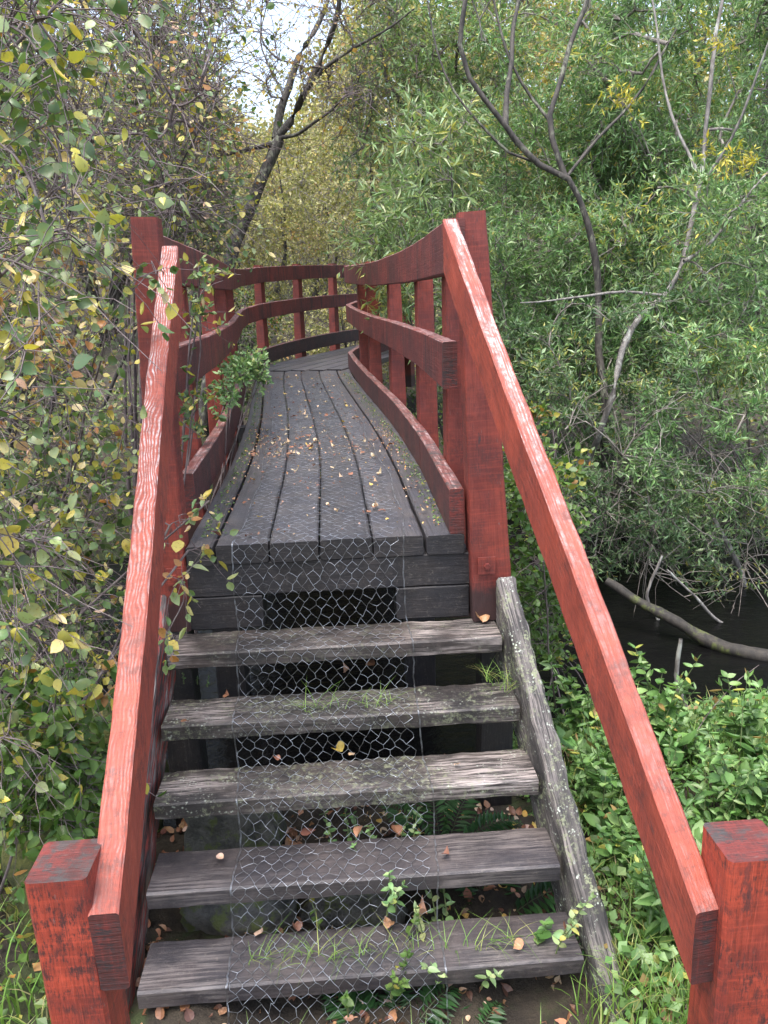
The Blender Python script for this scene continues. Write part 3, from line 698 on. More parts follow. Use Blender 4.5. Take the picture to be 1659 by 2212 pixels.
auto_tree(-5.0, 15, 7.0, 2.5, 'gold', 'golden leaved tree glimpsed above and left of the bridge', ntr=5, nt=170, lsize=(.07, .055))
auto_tree(4.5, 17, 9.5, 2.6, 'gold', 'tall tree with orange autumn leaves behind the willows', ntr=4, nt=170, lsize=(.08, .06), low=.3)
auto_tree(-.6, 19, 4.9, 3.0, 'olive', 'pale olive tree furthest away under the gap of sky', ntr=7, nt=220, lsize=(.075, .045), name='distant_tree')
auto_tree(-8, 13, 9, 3.4, 'alderfar', 'dark green tree far back on the left behind the twiggy bushes', ntr=4, nt=260, lsize=(.09, .08), name='distant_tree')
auto_tree(8.5, 13, 9.5, 3.6, 'willowdark', 'dense dark willow far back on the right', ntr=5, nt=260, lsize=(.12, .035), name='distant_tree', nleaf=12)
auto_tree(.2, 9.9, 1.5, 1.5, 'olive', 'low olive shrub seen between the far rails of the bridge', ntr=9, nt=150, lsize=(.04, .025), name='shrub', cat='shrub', twl=.25, low=-.1, bark='twig_brown')
auto_tree(-1.7, 8.9, 1.7, 1.2, 'alderfar', 'low green shrub seen through the posts of the far left rail', ntr=9, nt=150, lsize=(.035, .028), name='shrub', cat='shrub', twl=.22, low=-.1, bark='twig_brown')

# ------------------------------------------------------------------ the leaning tree behind the left rail and the branches over the gap of sky
def px(pts, Y0, Y1=None):
    Y1 = Y0 if Y1 is None else Y1; n = len(pts); return [tuple(at(a, b, Y0 + (Y1 - Y0) * i / (n - 1))) for i, (a, b) in enumerate(pts)]
def foot(x, y): return (x, y, float(ground_z(x, y)) - .1)
mainL = px([(488, 590), (505, 520), (535, 455), (555, 395), (578, 345), (596, 300)], 6.6, 6.9)
base = foot(mainL[0][0] - .45, 6.5)
limbs = [([base, tuple((np.array(base) * .45 + np.array(mainL[0]) * .55))] + mainL, .085, .060),
         (px([(596, 300), (605, 240), (622, 190), (645, 120), (690, 40), (725, -60)], 6.9, 7.4), .050, .018),
         (px([(600, 295), (628, 262), (658, 200), (690, 140), (712, 90), (735, 20), (745, -60)], 6.9, 6.4), .046, .018),
         (px([(598, 298), (640, 290), (680, 262), (720, 232), (742, 205)], 6.9, 6.2), .026, .008),
         (px([(655, 205), (700, 150), (765, 105), (830, 70), (900, 20)], 6.6, 6.0), .022, .007),
         (px([(590, 310), (540, 322), (480, 335), (430, 355), (402, 385)], 6.85, 6.3), .028, .010),
         (px([(618, 215), (585, 150), (560, 80), (570, 0)], 7.1, 7.6), .016, .006)]
tg = np.vstack([frust(400, -60, 570, 200, 5.8, 7.6, 26), frust(545, -60, 850, 240, 5.8, 7.6, 58), frust(330, 260, 560, 420, 5.8, 7.0, 40), frust(600, 150, 800, 330, 5.8, 7.2, 16)])
plant('leaning_tree', 'dark lichened tree leaning right and forking behind the left rail', 'tree', limbs, tg, 'tiny', 'gold', M['leaf'], M['bark_dark'], M['twig_brown'],
      ntwig=10, nleaf=4, twlen=.45, lsize=(.040, .030), rt=.0042, twr=.0024, bare=.35)

# ------------------------------------------------------------------ right bank willows
w1 = px([(1300, 930), (1345, 760), (1385, 690), (1438, 640), (1475, 570), (1495, 450), (1506, 370), (1522, 200), (1545, 0), (1560, -120)], 2.6, 3.6)
limbs = [([foot(w1[0][0] - .05, 2.9 + 1.4), w1[0]] + w1[1:], .030, .011),
         (px([(1478, 565), (1540, 520), (1610, 430), (1700, 330)], 3.0, 3.2), .014, .006),
         (px([(1440, 640), (1350, 630), (1230, 645), (1120, 655)], 2.85, 2.5), .012, .004),
         (px([(1506, 370), (1450, 250), (1420, 120), (1400, -50)], 3.3, 3.8), .012, .006),
         (px([(1500, 420), (1580, 300), (1640, 150), (1700, 0)], 3.3, 3.0), .012, .005)]
tg = np.vstack([frust(1230, -120, 1800, 420, 3.7, 5.4, 150), frust(1480, 400, 1800, 820, 2.6, 4.4, 90), frust(1250, 400, 1500, 820, 3.2, 4.6, 60), frust(1250, 150, 1450, 600, 4.6, 5.6, 60)])
plant('grey_willow', 'pale grey stemmed willow leaning right over the stream bank', 'tree', limbs, tg, 'narrow', 'willow', M['leaf_willow'], M['bark_grey'], M['twig_grey'],
      ntwig=11, nleaf=15, twlen=.30, lsize=(.058, .0105), rt=.0035, twr=.0012, droop=.0)
w2 = px([(1300, 960), (1292, 760), (1293, 640), (1285, 560), (1262, 470), (1222, 385), (1160, 352), (1108, 296), (1085, 262), (1040, 205), (1008, 165), (985, 95), (1000, 0), (1005, -90)], 3.3, 3.5)
limbs = [([foot(w2[0][0], 4.4)] + w2, .042, .014),
         (px([(1092, 270), (1096, 200), (1108, 130), (1112, 60), (1128, -40)], 3.45, 3.8), .022, .012),
         (px([(1222, 385), (1192, 300), (1186, 250), (1212, 170), (1230, 100), (1262, 20), (1290, -60)], 3.4, 3.6), .023, .014),
         (px([(1188, 262), (1150, 215), (1105, 140), (1080, 60), (1060, -40)], 3.5, 3.8), .012, .007),
         (px([(1160, 352), (1100, 330), (1040, 270), (985, 200), (950, 110), (930, 0)], 3.4, 3.8), .010, .006),
         (px([(1222, 385), (1290, 300), (1390, 190), (1460, 60)], 3.4, 3.7), .012, .008)]
tg = np.vstack([frust(900, -120, 1340, 150, 4.3, 6.2, 26), frust(1150, 250, 1500, 800, 4.5, 6.2, 130), frust(1060, 520, 1330, 900, 4.2, 5.8, 60)])
plant('dark_willow', 'willow with black forking limbs standing behind the pale grey stemmed one', 'tree', limbs, tg, 'narrow', 'willow', M['leaf_willow'], M['bark_dark'], M['twig_grey'],
      ntwig=11, nleaf=15, twlen=.38, lsize=(.062, .012), rt=.004, twr=.0016)
w3 = px([(930, 620), (928, 480), (934, 390), (925, 315), (888, 262), (845, 200), (820, 120), (835, 20), (830, -80)], 6.6, 7.4)
limbs = [([foot(w3[0][0] + .1, 7.2)] + w3, .050, .014), (px([(930, 400), (960, 300), (1000, 200), (1060, 100), (1100, -20)], 6.8, 7.4), .020, .008),
         (px([(925, 315), (860, 300), (800, 310), (760, 330)], 7, 6.6), .014, .005)]
tg = np.vstack([frust(760, 60, 1120, 560, 6.2, 8.2, 130), frust(800, -80, 1150, 120, 6.2, 8.2, 60)])
plant('yellow_willow', 'yellowing willow behind the right rail with a thin black trunk', 'tree', limbs, tg, 'narrow', 'willowlight', M['leaf_willow'], M['bark_dark'], M['twig_brown'],
      ntwig=10, nleaf=11, twlen=.45, lsize=(.075, .018), rt=.004, twr=.002)
b = foot(1.35, 4.2); tip = at(900, 300, 3.6)
limbs = [([b, tuple((np.array(b) + tip) / 2 + [.1, 0, 0]), tuple(tip)], .02, .006), ([b, tuple(at(980, 480, 3.6)), tuple(at(965, 330, 3.8))], .016, .005), ([b, tuple(at(850, 560, 4.4)), tuple(at(835, 400, 4.6))], .014, .005)]
plant('willow_sapling', 'bright green willow sapling with long leaves just behind the right rail', 'tree', limbs, np.vstack([frust(800, 380, 1010, 700, 3.3, 4.8, 46), frust(870, 230, 1020, 420, 3.4, 4.6, 22)]), 'narrow', 'willowlight',
      M['leaf_willow'], M['bark_moss'], M['twig_grey'], ntwig=7, nleaf=12, twlen=.30, lsize=(.085, .014), rt=.003, twr=.0015)
# lower willow scrub
def shrub(name, label, root, T, kind, pal, ns=7, **k):
    g = np.array(foot(*root)); T = np.asarray(T); c = T.mean(0); limbs = []
    for i in range(ns):
        t_ = T[rng.integers(len(T))]; r_ = g + rng.normal(0, .07, 3) * [1, 1, 0]; limbs.append(([tuple(r_), tuple(r_ * .5 + t_ * .5 + rng.normal(0, .12, 3)), tuple(t_)], k.get('rs', .011), .003))
    k.pop('rs', None); kk = dict(barkmat=M['twig_brown'], twigmat=M['twig_brown'], trunk='stems', crown='foliage'); kk.update(k)
    return plant(name, label, 'shrub', limbs, T, kind, pal, leafmat=kk.pop('leafmat', M['leaf']), **kk)
shrub('willow_shrub', 'blue green willow scrub hanging over the water right of the tall gate post', (2.9, 4.6), np.vstack([frust(1060, 620, 1500, 1130, 2.4, 4.8, 95)]), 'narrow', 'willowdark', ns=12,
      leafmat=M['leaf_willow'], ntwig=12, nleaf=15, twlen=.20, lsize=(.050, .0105), rt=.003, twigmat=M['twig_grey'], rs=.018)
shrub('willow_shrub', 'green willow scrub at the right edge above the fallen log', (4.3, 3.9), np.vstack([frust(1400, 700, 1850, 1150, 2.0, 4.6, 90)]), 'narrow', 'willow', ns=12,
      leafmat=M['leaf_willow'], ntwig=12, nleaf=15, twlen=.20, lsize=(.048, .010), rt=.003, twigmat=M['twig_grey'], rs=.018)
shrub('willow_shrub', 'feathery green willow scrub between the tall gate post and the grey stem', (1.9, 4.4), np.vstack([frust(1050, 470, 1330, 800, 3.6, 4.8, 80), frust(1050, 200, 1330, 520, 4.6, 6.0, 80)]), 'narrow', 'willow', ns=9,
      leafmat=M['leaf_willow'], ntwig=10, nleaf=14, twlen=.32, lsize=(.058, .012), rt=.003, twigmat=M['twig_grey'], rs=.018)
shrub('bare_thicket', 'tangle of bare grey twigs low over the water on the right', (3.1, 4.3), frust(1180, 880, 1720, 1330, 2.2, 4.4, 130), 'tiny', 'willowdark', ns=14,
      ntwig=7, nleaf=1, twlen=.4, lsize=(.03, .012), rt=.0035, twigmat=M['twig_grey'], twr=.0022, bare=.5, rs=.014)
shrub('willow_shrub', 'dark willow scrub drooping low over the black water behind the log', (2.7, 4.9), np.vstack([frust(1130, 980, 1480, 1240, 2.4, 4.2, 80), frust(1420, 1000, 1750, 1290, 2.2, 4.0, 70)]), 'narrow', 'willowdark', ns=10,
      leafmat=M['leaf_willow'], ntwig=9, nleaf=12, twlen=.20, lsize=(.046, .011), rt=.0028, twigmat=M['twig_grey'], rs=.014)
shrub('bramble_bush', 'round leaved bramble bush against the right side of the bridge', (1.15, .75), np.vstack([frust(1085, 1010, 1240, 1420, .2, 1.3, 100), frust(1100, 880, 1180, 1050, .6, 1.5, 20)]), 'broad', 'bramble', ns=8,
      ntwig=7, nleaf=6, twlen=.13, lsize=(.026, .021), rt=.0016, twr=.0008, rs=.005)
# bright yellow sprays in the willow
for (a, b_, Y_, lab) in ((1560, 350, 2.7, 'largest spray of bright yellow willow leaves at the right edge'), (1350, 225, 3.2, 'small yellow willow spray high among the green willow'), (1540, 80, 3.2, 'yellow willow spray near the top right corner')):
    c = at(a, b_, Y_); T = ell(c, (.26 if a == 1560 else .20, .18, .15), 16 if a == 1560 else 9); st = c + np.array([.25, .1, -.35])
    plant('willow_spray', lab, 'branch', [([tuple(st), tuple(c * .5 + st * .5 + [0, 0, .05]), tuple(c)], .004, .002)], T, 'narrow', 'yellow', M['leaf_willow'], M['twig_grey'], M['twig_grey'],
          ntwig=3, nleaf=6, twlen=.09, lsize=(.042, .010), rt=.0012, twr=.0008, trunk='stem')

# ------------------------------------------------------------------ left bank
shrub('alder_shrub', 'near leaning alder shrub with large spotted leaves at the left edge', (-2.1, -.5), np.vstack([frust(-250, -150, 250, 560, -.85, .7, 75), frust(-250, 500, 190, 1250, -1.0, .5, 50), frust(-200, 1150, 180, 1650, -1.0, -.1, 40)]),
      'fine', 'alder', ns=12, leafmat=M['leaf_near'], ntwig=8, nleaf=3, twlen=.24, lsize=(.027, .023), rt=.0021, twr=.0011, rs=.010, curl=.35, leafup=.3, droop=.15)
shrub('alder_shrub', 'middle alder shrub with small mixed green and yellow leaves behind the left handrail', (-1.9, 1.3), np.vstack([frust(-150, 380, 250, 1500, .3, 2.4, 200)]),
      'broad', 'alder', ns=12, ntwig=10, nleaf=4, twlen=.26, lsize=(.030, .025), rt=.0026, twr=.0014, rs=.014, curl=.3, leafup=.35)
shrub('twiggy_shrub', 'tall twiggy shrub with sparse leaves filling the upper left', (-3.0, 3.4), np.vstack([frust(-200, -150, 500, 480, 1.8, 4.8, 270)]),
      'broad', 'alder', ns=16, ntwig=11, nleaf=2, twlen=.46, lsize=(.038, .032), rt=.0034, twr=.0022, rs=.028, curl=.3, barkmat=M['bark_dark'])
shrub('twiggy_shrub', 'twiggy shrub behind the left gate post reaching over the rail', (-1.75, 4.2), np.vstack([frust(250, 250, 500, 560, 3.0, 5.2, 130), frust(230, -60, 500, 280, 3.5, 6.0, 70)]),
      'broad', 'alder', ns=10, ntwig=10, nleaf=3, twlen=.34, lsize=(.038, .03), rt=.003, twr=.0018, rs=.02)
shrub('hazel_shrub', 'dark green understorey shrub low on the left bank', (-2.6, 1.6), frust(-200, 900, 300, 1700, .5, 2.6, 95),
      'broad', 'alderfar', ns=12, ntwig=9, nleaf=4, twlen=.24, lsize=(.036, .030), rt=.002, twr=.0012, rs=.012)
shrub('rail_shrub', 'small dense green shrub pushing through the left rail onto the deck', (-1.15, 2.0), np.vstack([ell(at(530, 800, 2.0), (.11, .32, .07), 30), ell(at(490, 850, 1.6), (.06, .3, .08), 8)]),
      'broad', 'willow', ns=6, ntwig=6, nleaf=6, twlen=.08, lsize=(.028, .015), rt=.0014, twr=.0008, rs=.006)
shrub('rail_shrub', 'leafy twigs growing through the left rail near the gate post', (-1.0, .6), np.vstack([ell(at(450, 600, .45), (.09, .2, .02), 6), ell(at(415, 900, .30), (.05, .12, .10), 9), ell(at(430, 690, .5), (.06, .2, .06), 6)]),
      'broad', 'alder', ns=4, ntwig=3, nleaf=5, twlen=.10, lsize=(.028, .018), rt=.0013, twr=.0008, rs=.005)
shrub('overhanging_branch', 'thin overhanging alder twigs crossing in front of the left gate post', (-1.5, -.45), np.vstack([ell(at(430, 1130, -.35), (.08, .08, .06), 5), ell(at(400, 1260, -.4), (.05, .08, .08), 5), ell(at(270, 600, -.5), (.10, .1, .04), 5), ell(at(180, 1050, -.6), (.12, .15, .2), 8), ell(at(370,1380,-.45),(.03,.05,.03),3)]),
      'broad', 'alder', ns=3, leafmat=M['leaf_near'], ntwig=2, nleaf=3, twlen=.12, lsize=(.030, .023), rt=.0011, twr=.0008, rs=.005, droop=.25)
shrub('oak_seedling', 'low bright round leaved bush beside the lower left handrail', (-1.25, -.45), np.vstack([frust(-60, 1480, 215, 1800, -.8, .0, 90), frust(60, 1560, 240, 1830, -.7, -.2, 30)]),
      'broad', 'bramble', ns=9, ntwig=6, nleaf=5, twlen=.13, lsize=(.032, .022), rt=.0015, twr=.0009, rs=.006, leafup=.6)

#GROUNDSTUFF
# ------------------------------------------------------------------ ground level: stones, log, ferns, weeds, grass, leaves
def rock(name, label, c, r, mat, cat='stone'):
    c = np.array(c, float); nu, nv = 28, 18; u = np.linspace(0, 2 * np.pi, nu, endpoint=False); v = np.linspace(.02, np.pi - .02, nv)
    U_, V_ = np.meshgrid(u, v); P = np.stack([np.cos(U_) * np.sin(V_), np.sin(U_) * np.sin(V_), np.cos(V_)], -1)
    ph = rng.uniform(0, 6, 6); d = 1 + .16 * np.sin(P[..., 0] * 3 + ph[0] + P[..., 1] * 2) + .10 * np.sin(P[..., 1] * 6 + ph[1]) + .08 * np.sin(P[..., 2] * 7 + ph[2]) + .05 * np.sin(P[..., 0] * 14 + P[..., 2] * 11 + ph[3]) + .02 * rng.normal(size=P.shape[:2])
    Q = np.sign(P) * np.abs(P) ** .75 * d[..., None] * np.array(r)
    i = np.arange(nv - 1)[:, None] * nu; j = np.arange(nu)[None, :]; j2 = (j + 1) % nu
    F = [tuple(f) for f in np.stack([i + j, i + nu + j, i + nu + j2, i + j2], -1).reshape(-1, 4)] + [tuple(range(nu)), tuple(reversed(range((nv - 1) * nu, nv * nu)))]
    o = mesh_obj(name, Q.reshape(-1, 3), F, mat, smooth=True); o.location = c; return tag(o, label, cat)
rock('mossy_boulder', 'moss covered boulder beside the lower left handrail', (-.86, -.30, -1.02), (.20, .24, .20), M['moss'], 'boulder')
rock('mossy_boulder', 'smaller mossy boulder higher up beneath the left handrail', (-.82, .12, -.98), (.17, .2, .27), M['moss'], 'boulder')
rock('stone', 'grey lichened stone seen between the middle steps on the left', (-.30, -.46, -1.06), (.19, .12, .13), M['stone'])
rock('stone', 'pale stone half hidden behind the netting between the lower steps', (.02, -.40, -1.10), (.17, .12, .12), M['stone'])
rock('stone', 'flat dark stone beneath the upper steps near the left stringer', (-.36, -.18, -.98), (.15, .1, .2), M['stone'])
rock('stone', 'small mossy stone under the lowest step at the left', (-.40, -.78, -1.15), (.15, .10, .09), M['moss'])
def pole(name, label, pts, r0, r1, mat, cat, k=10):
    p = smooth_path(pts, .04); p = p + np.cumsum(rng.normal(0, .003, p.shape), 0) * .5; m = len(p); r = np.linspace(r0, r1, m) * (1 + .15 * np.sin(np.arange(m) * .9) * rng.random(m))
    V, F = tubes(p[None], r[None], k); return tag(mesh_obj(name, V, F, mat, smooth=True), label, cat)
pole('fallen_log', 'mossy fallen log lying across the dark stream on the right', px([(1310, 1255), (1380, 1300), (1450, 1338), (1530, 1388), (1600, 1408), (1740, 1435)], 2.15, 1.5), .026, .050, M['bark_moss'], 'log')
pole('dead_stick', 'thin pale dead stick standing upright in the black water', px([(1470, 1380), (1463, 1430), (1466, 1490), (1488, 1550)], 1.05), .009, .016, M['bark_grey'], 'stick')
pole('dead_stick', 'crooked grey dead branch dipping into the water left of the log', px([(1430, 1200), (1395, 1290), (1420, 1340), (1390, 1390)], 2.2), .008, .014, M['bark_grey'], 'stick')
pole('dead_stick', 'long bare branch slanting down to the water at the right edge', px([(1440, 1230), (1500, 1290), (1560, 1350), (1680, 1400)], 2.1), .007, .013, M['bark_grey'], 'stick')
pole('dead_stick', 'thick grey leaning limb rising from the far water edge on the right', px([(1620, 1330), (1600, 1230), (1560, 1150), (1530, 1090)], 2.7), .022, .016, M['bark_grey'], 'stick')

def herb(name, label, cat, nst=3, H=.3, pairs=5, ls=(.07, .04), pal='weed', group=None, kind='fine', spreadr=.07, whorl=2, curl=.3, mat='leaf'):
    """a small leafy plant rooted at the origin"""
    root = thing(name, label, cat, (0, 0, 0), group); P = []; pos_, ax, no, ln = [], [], [], []
    for i in range(nst):
        a = rng.uniform(0, 6.28); lean = rng.uniform(.1, .5) * H; b0 = np.array([math.cos(a) * spreadr * .3, math.sin(a) * spreadr * .3, 0]); h = H * rng.uniform(.65, 1.1)
        s_ = np.linspace(0, 1, 7)[:, None]; p = b0 + np.array([math.cos(a) * lean, math.sin(a) * lean, 0]) * s_ ** 1.6 + np.array([0, 0, h]) * s_; P.append(p)
        for q in range(pairs):
            f = .25 + .75 * (q + .5) / pairs; at_ = np.array([np.interp(f, s_[:, 0], p[:, d_]) for d_ in range(3)]); a0 = rng.uniform(0, 6.28) if whorl > 2 else q * 1.57 + a
            for w_ in range(whorl):
                aa = a0 + w_ * 2 * np.pi / whorl + rng.normal(0, .2); pos_.append(at_); ax.append([math.cos(aa), math.sin(aa), rng.uniform(-.25, .35)]); no.append([rng.normal(0, .25), rng.normal(0, .25), 1]); ln.append(ls[0] * rng.uniform(.7, 1.2) * (1.1 - .45 * f))
        for w_ in range(3): pos_.append(p[-1]); ax.append([rng.normal(), rng.normal(), .6]); no.append([0, 0, 1]); ln.append(ls[0] * .5)
    P = np.array(P); V, F = tubes(P, np.tile(np.linspace(.0024, .0012, 7), (nst, 1)), 5)
    mesh_obj('stem', V, F, M['stem'], root, smooth=True)
    pos_ = np.array(pos_); ln = np.array(ln); V, F, C = leaves(kind, pos_, np.array(ax), np.array(no), ln, ln * ls[1] / ls[0], pick(pal, pos_ * 3 + rng.uniform(0, 9, 3), .5), curl)
    mesh_obj('foliage', V, F, M[mat], root, smooth=True, col=C); return root
t = NT('stem', .6); t.b.inputs['Base Color'].default_value = (.10, .13, .045, 1); M['stem'] = t.m
def dup(r, loc, rz, sc, label=None, group=None):
    c = r.copy(); COL.objects.link(c); c.location = loc; c.rotation_euler = (0, 0, rz); c.scale = (sc,) * 3
    if label: c['label'] = label
    if group: c['group'] = group
    for ch in r.children:
        d = ch.copy(); COL.objects.link(d); d.parent = c; d.matrix_parent_inverse = Matrix.Identity(4)
    return c
def bank_place(x, y, b):
    size = 'tall' if b > 1.08 else ('small' if b < .75 else 'middling')
    if x < -.6: where = 'by the left newel post' if y < -.8 else ('beside the left stringer' if x > -1.15 else 'under the left bushes')
    else: where = 'against the right stringer' if x < 1.15 and y < 0 else ('at the foot of the bramble bush' if x < 1.2 else ('at the edge of the water' if y > .0 - .2 * (x - 1.2) else ('right of the sloping handrail, half way up' if y > -.6 else 'behind the right newel post')))
    return size, where
def scatter(protos, spots, label, group, sc=(.75, 1.25)):
    used = set()
    for x, y in spots:
        r = protos[rng.integers(len(protos))]; z = float(ground_z(x, y)) - .01; a, b = rng.uniform(0, 6.28), rng.uniform(*sc)
        lab_ = '%s %s %s' % (bank_place(x, y, b)[0], label, bank_place(x, y, b)[1])
        if id(r) not in used: used.add(id(r)); r.location = (x, y, z); r.rotation_euler = (0, 0, a); r.scale = (b,) * 3; r['label'] = lab_
        else: dup(r, (x, y, z), a, b, lab_, group)
def spots(n, x0, x1, y0, y1, avoid=lambda x, y: False, tries=4000):
    out = []
    for _ in range(tries):
        if len(out) >= n: break
        x, y = rng.uniform(x0, x1), rng.uniform(y0, y1)
        if not avoid(x, y): out.append((x, y))
    return out
stair = lambda x, y: -.75 < x < .80 + .12 * max(0, -y) and y < .2
L1 = 'broad leaved green herb'; G1 = 'broad leaved herbs on the right bank'
pr = [herb('bank_herb', L1, 'plant', nst=rng.integers(3, 5), H=rng.uniform(.22, .34), pairs=5, ls=(.060, .037), group=G1) for _ in range(7)]
scatter(pr, spots(150, .80, 3.1, -1.15, .75, lambda x, y: stair(x, y) or y > .55 - .42 * (x - .8)), L1, G1, (.45, 1.3))
L2 = 'narrow leaved bright green herb'; G2 = 'narrow leaved herbs on the right bank'
pr = [herb('bank_herb', L2, 'plant', nst=4, H=rng.uniform(.3, .42), pairs=7, ls=(.06, .02), group=G2) for _ in range(4)]
scatter(pr, spots(80, .85, 3.0, -1.2, .7, lambda x, y: stair(x, y) or y > .5 - .42 * (x - .8)), L2, G2)
L4 = 'large leaved pale green plant'; G4 = 'large leaved plants on the right bank'
pr = [herb('bank_herb', L4, 'plant', nst=3, H=rng.uniform(.22, .3), pairs=2, ls=(.115, .085), group=G4, whorl=3, curl=.4) for _ in range(4)]
scatter(pr, spots(20, .82, 2.9, -1.1, .5, lambda x, y: stair(x, y) or y > .5 - .42 * (x - .8)), L4, G4)
L3 = 'low green herb growing'; G3 = 'low herbs left of the stairs'
pr = [herb('bank_herb', L3, 'plant', nst=4, H=.2, pairs=4, ls=(.045, .03), group=G3, pal='bramble') for _ in range(4)]
scatter(pr, spots(36, -1.7, -.72, -1.2, .3, lambda x, y: False), L3, G3)
# ferns below the steps
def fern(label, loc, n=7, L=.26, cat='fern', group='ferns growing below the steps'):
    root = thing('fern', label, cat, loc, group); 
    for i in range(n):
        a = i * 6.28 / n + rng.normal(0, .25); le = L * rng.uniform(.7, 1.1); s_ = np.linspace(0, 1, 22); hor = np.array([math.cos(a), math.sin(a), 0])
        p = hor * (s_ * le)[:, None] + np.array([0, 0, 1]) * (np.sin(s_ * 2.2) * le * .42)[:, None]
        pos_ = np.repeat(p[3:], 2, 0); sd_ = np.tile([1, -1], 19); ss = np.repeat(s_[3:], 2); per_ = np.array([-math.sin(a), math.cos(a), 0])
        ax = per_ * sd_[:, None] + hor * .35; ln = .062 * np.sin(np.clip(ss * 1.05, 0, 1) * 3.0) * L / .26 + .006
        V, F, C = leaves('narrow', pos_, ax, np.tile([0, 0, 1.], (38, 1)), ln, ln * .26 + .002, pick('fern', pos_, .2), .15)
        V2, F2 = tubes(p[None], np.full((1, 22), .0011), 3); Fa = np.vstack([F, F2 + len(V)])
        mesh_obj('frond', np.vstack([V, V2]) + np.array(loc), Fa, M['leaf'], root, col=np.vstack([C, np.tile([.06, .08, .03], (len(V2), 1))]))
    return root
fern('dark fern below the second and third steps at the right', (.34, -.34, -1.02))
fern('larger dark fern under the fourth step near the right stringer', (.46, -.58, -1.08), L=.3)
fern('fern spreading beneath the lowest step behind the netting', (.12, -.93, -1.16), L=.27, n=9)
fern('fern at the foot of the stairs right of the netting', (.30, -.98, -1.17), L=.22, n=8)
fern('small fern on the left bank beside the mossy boulder', (-1.02, .02, -.86), L=.24, n=8)
# weeds that grow through the steps
def place(r, loc, sc=1, rz=0): r.location = loc; r.scale = (sc,) * 3; r.rotation_euler = (0, 0, rz)
place(herb('step_weed', 'light green weed growing behind the lowest step on the right', 'weed', nst=5, H=.17, pairs=4, ls=(.036, .018), pal='willowlight', spreadr=.3), (.34, -.74, -1.02), 1.1)
place(herb('step_weed', 'pale yellow green weed leaning out by the right stringer', 'weed', nst=3, H=.20, pairs=3, ls=(.036, .020), pal='willowlight', spreadr=.1), (.56, -.80, -.95), .95)
place(herb('step_weed', 'low clover like weed behind the netting above the lowest step', 'weed', nst=6, H=.10, pairs=3, ls=(.022, .018), pal='bramble', spreadr=.4), (.03, -.775, -.98), 1.2)
place(herb('step_weed', 'small green weed behind the netting above the fourth step', 'weed', nst=6, H=.12, pairs=4, ls=(.022, .014), pal='willow', spreadr=.4), (.08, -.59, -.86), 1.2)
place(herb('step_weed', 'small light weed poking up beside the netting over the fourth step', 'weed', nst=4, H=.11, pairs=4, ls=(.026, .014), pal='willow', spreadr=.3), (.17, -.585, -.86), 1.2)
place(herb('step_weed', 'lobed green leaf tuft between the lowest step and the right stringer', 'weed', nst=2, H=.12, pairs=2, ls=(.055, .05), pal='weed', spreadr=.1), (.60, -.79, -1.0), 1)
place(herb('step_weed', 'grey green tuft on the left end of the second step', 'weed', nst=6, H=.035, pairs=4, ls=(.010, .007), pal='willow', spreadr=.4), (-.50, -.19, -.462), 1)
# grass
def grass(name, label, base, H, pal='grass', wd=.0035, arc=.5):
    n = len(base); a = rng.uniform(0, 6.28, n); h = H * rng.uniform(.5, 1.25, n); s_ = np.linspace(0, 1, 5)
    hor = np.stack([np.cos(a), np.sin(a), np.zeros(n)], -1); per_ = np.stack([-np.sin(a), np.cos(a), np.zeros(n)], -1)
    c_ = base[:, None, :] + hor[:, None, :] * (h * arc * rng.uniform(.3, 1.5, n))[:, None, None] * (s_ ** 2)[None, :, None] + np.array([0, 0, 1]) * (h[:, None] * (s_ - .25 * s_ ** 3)[None, :])[..., None]
    w = wd * (1 - s_ ** 2 * .95)[None, :, None]; A, B = c_ + per_[:, None, :] * w, c_ - per_[:, None, :] * w
    V = np.stack([A, B], 2).reshape(-1, 3); i = (np.arange(n) * 10)[:, None, None] + (np.arange(4) * 2)[None, :, None]
    F = (i + np.array([0, 1, 3, 2])[None, None, :]).reshape(-1, 4)
    return tag(mesh_obj(name, V, F, M['grass'], col=np.repeat(pick(pal, base, .5), 10, 0)), label, kind='stuff')
def gb(n, x0, x1, y0, y1, avoid=None):
    x = rng.uniform(x0, x1, n); y = rng.uniform(y0, y1, n); k_ = np.ones(n, bool) if avoid is None else ~avoid(x, y); x, y = x[k_], y[k_]; return np.stack([x, y, ground_z(x, y) - .01], -1)
av = lambda x, y: (np.abs(x + .0) < .62) & (y > -1.02)
grass('grass', 'green grass on the right bank and round the foot of the stairs', np.vstack([gb(8200, .72, 3.4, -1.6, .9, av), gb(2600, .25, 1.6, -1.55, -.85, av), gb(500, -.6, .3, -1.5, -1.02)]), .17, wd=.0022)
grass('grass', 'grass tufts left of the lower left newel post', np.vstack([gb(900, -1.5, -.66, -1.6, -.75), gb(500, -1.3, -.62, -1.3, -.2)]), .16, wd=.003)
grass('grass', 'thin dry grass stems caught behind the lower steps', np.vstack([np.stack([rng.uniform(-.25, .55, 110), rng.uniform(-.80, -.76, 110), np.full(110, -.93)], -1), np.stack([rng.uniform(-.1, .2, 50), rng.uniform(-.3, -.26, 50), np.full(50, -.47)], -1), np.stack([rng.uniform(.5, .62, 60), rng.uniform(-.30, -.2, 60), np.full(60, -.44)], -1)]), .06, wd=.0011, arc=1.6)
gp = gb(26000, .7, 3.6, -1.5, 1.3, av); gp[:, 2] += rng.uniform(0, .12, len(gp))
blob_leaves('ground_cover', 'small green leaves carpeting the right bank between the taller herbs', gp, 'tiny', 'weed', (.028, .022), M['leaf'], .5, .8, 0)
gp = gb(9000, -3.2, -.66, -1.5, 1.0); gp[:, 2] += rng.uniform(0, .08, len(gp))
blob_leaves('ground_cover', 'small dark leaves and litter on the bank left of the stairs', gp, 'tiny', 'bramble', (.026, .02), M['leaf'], .5, .8, 0)
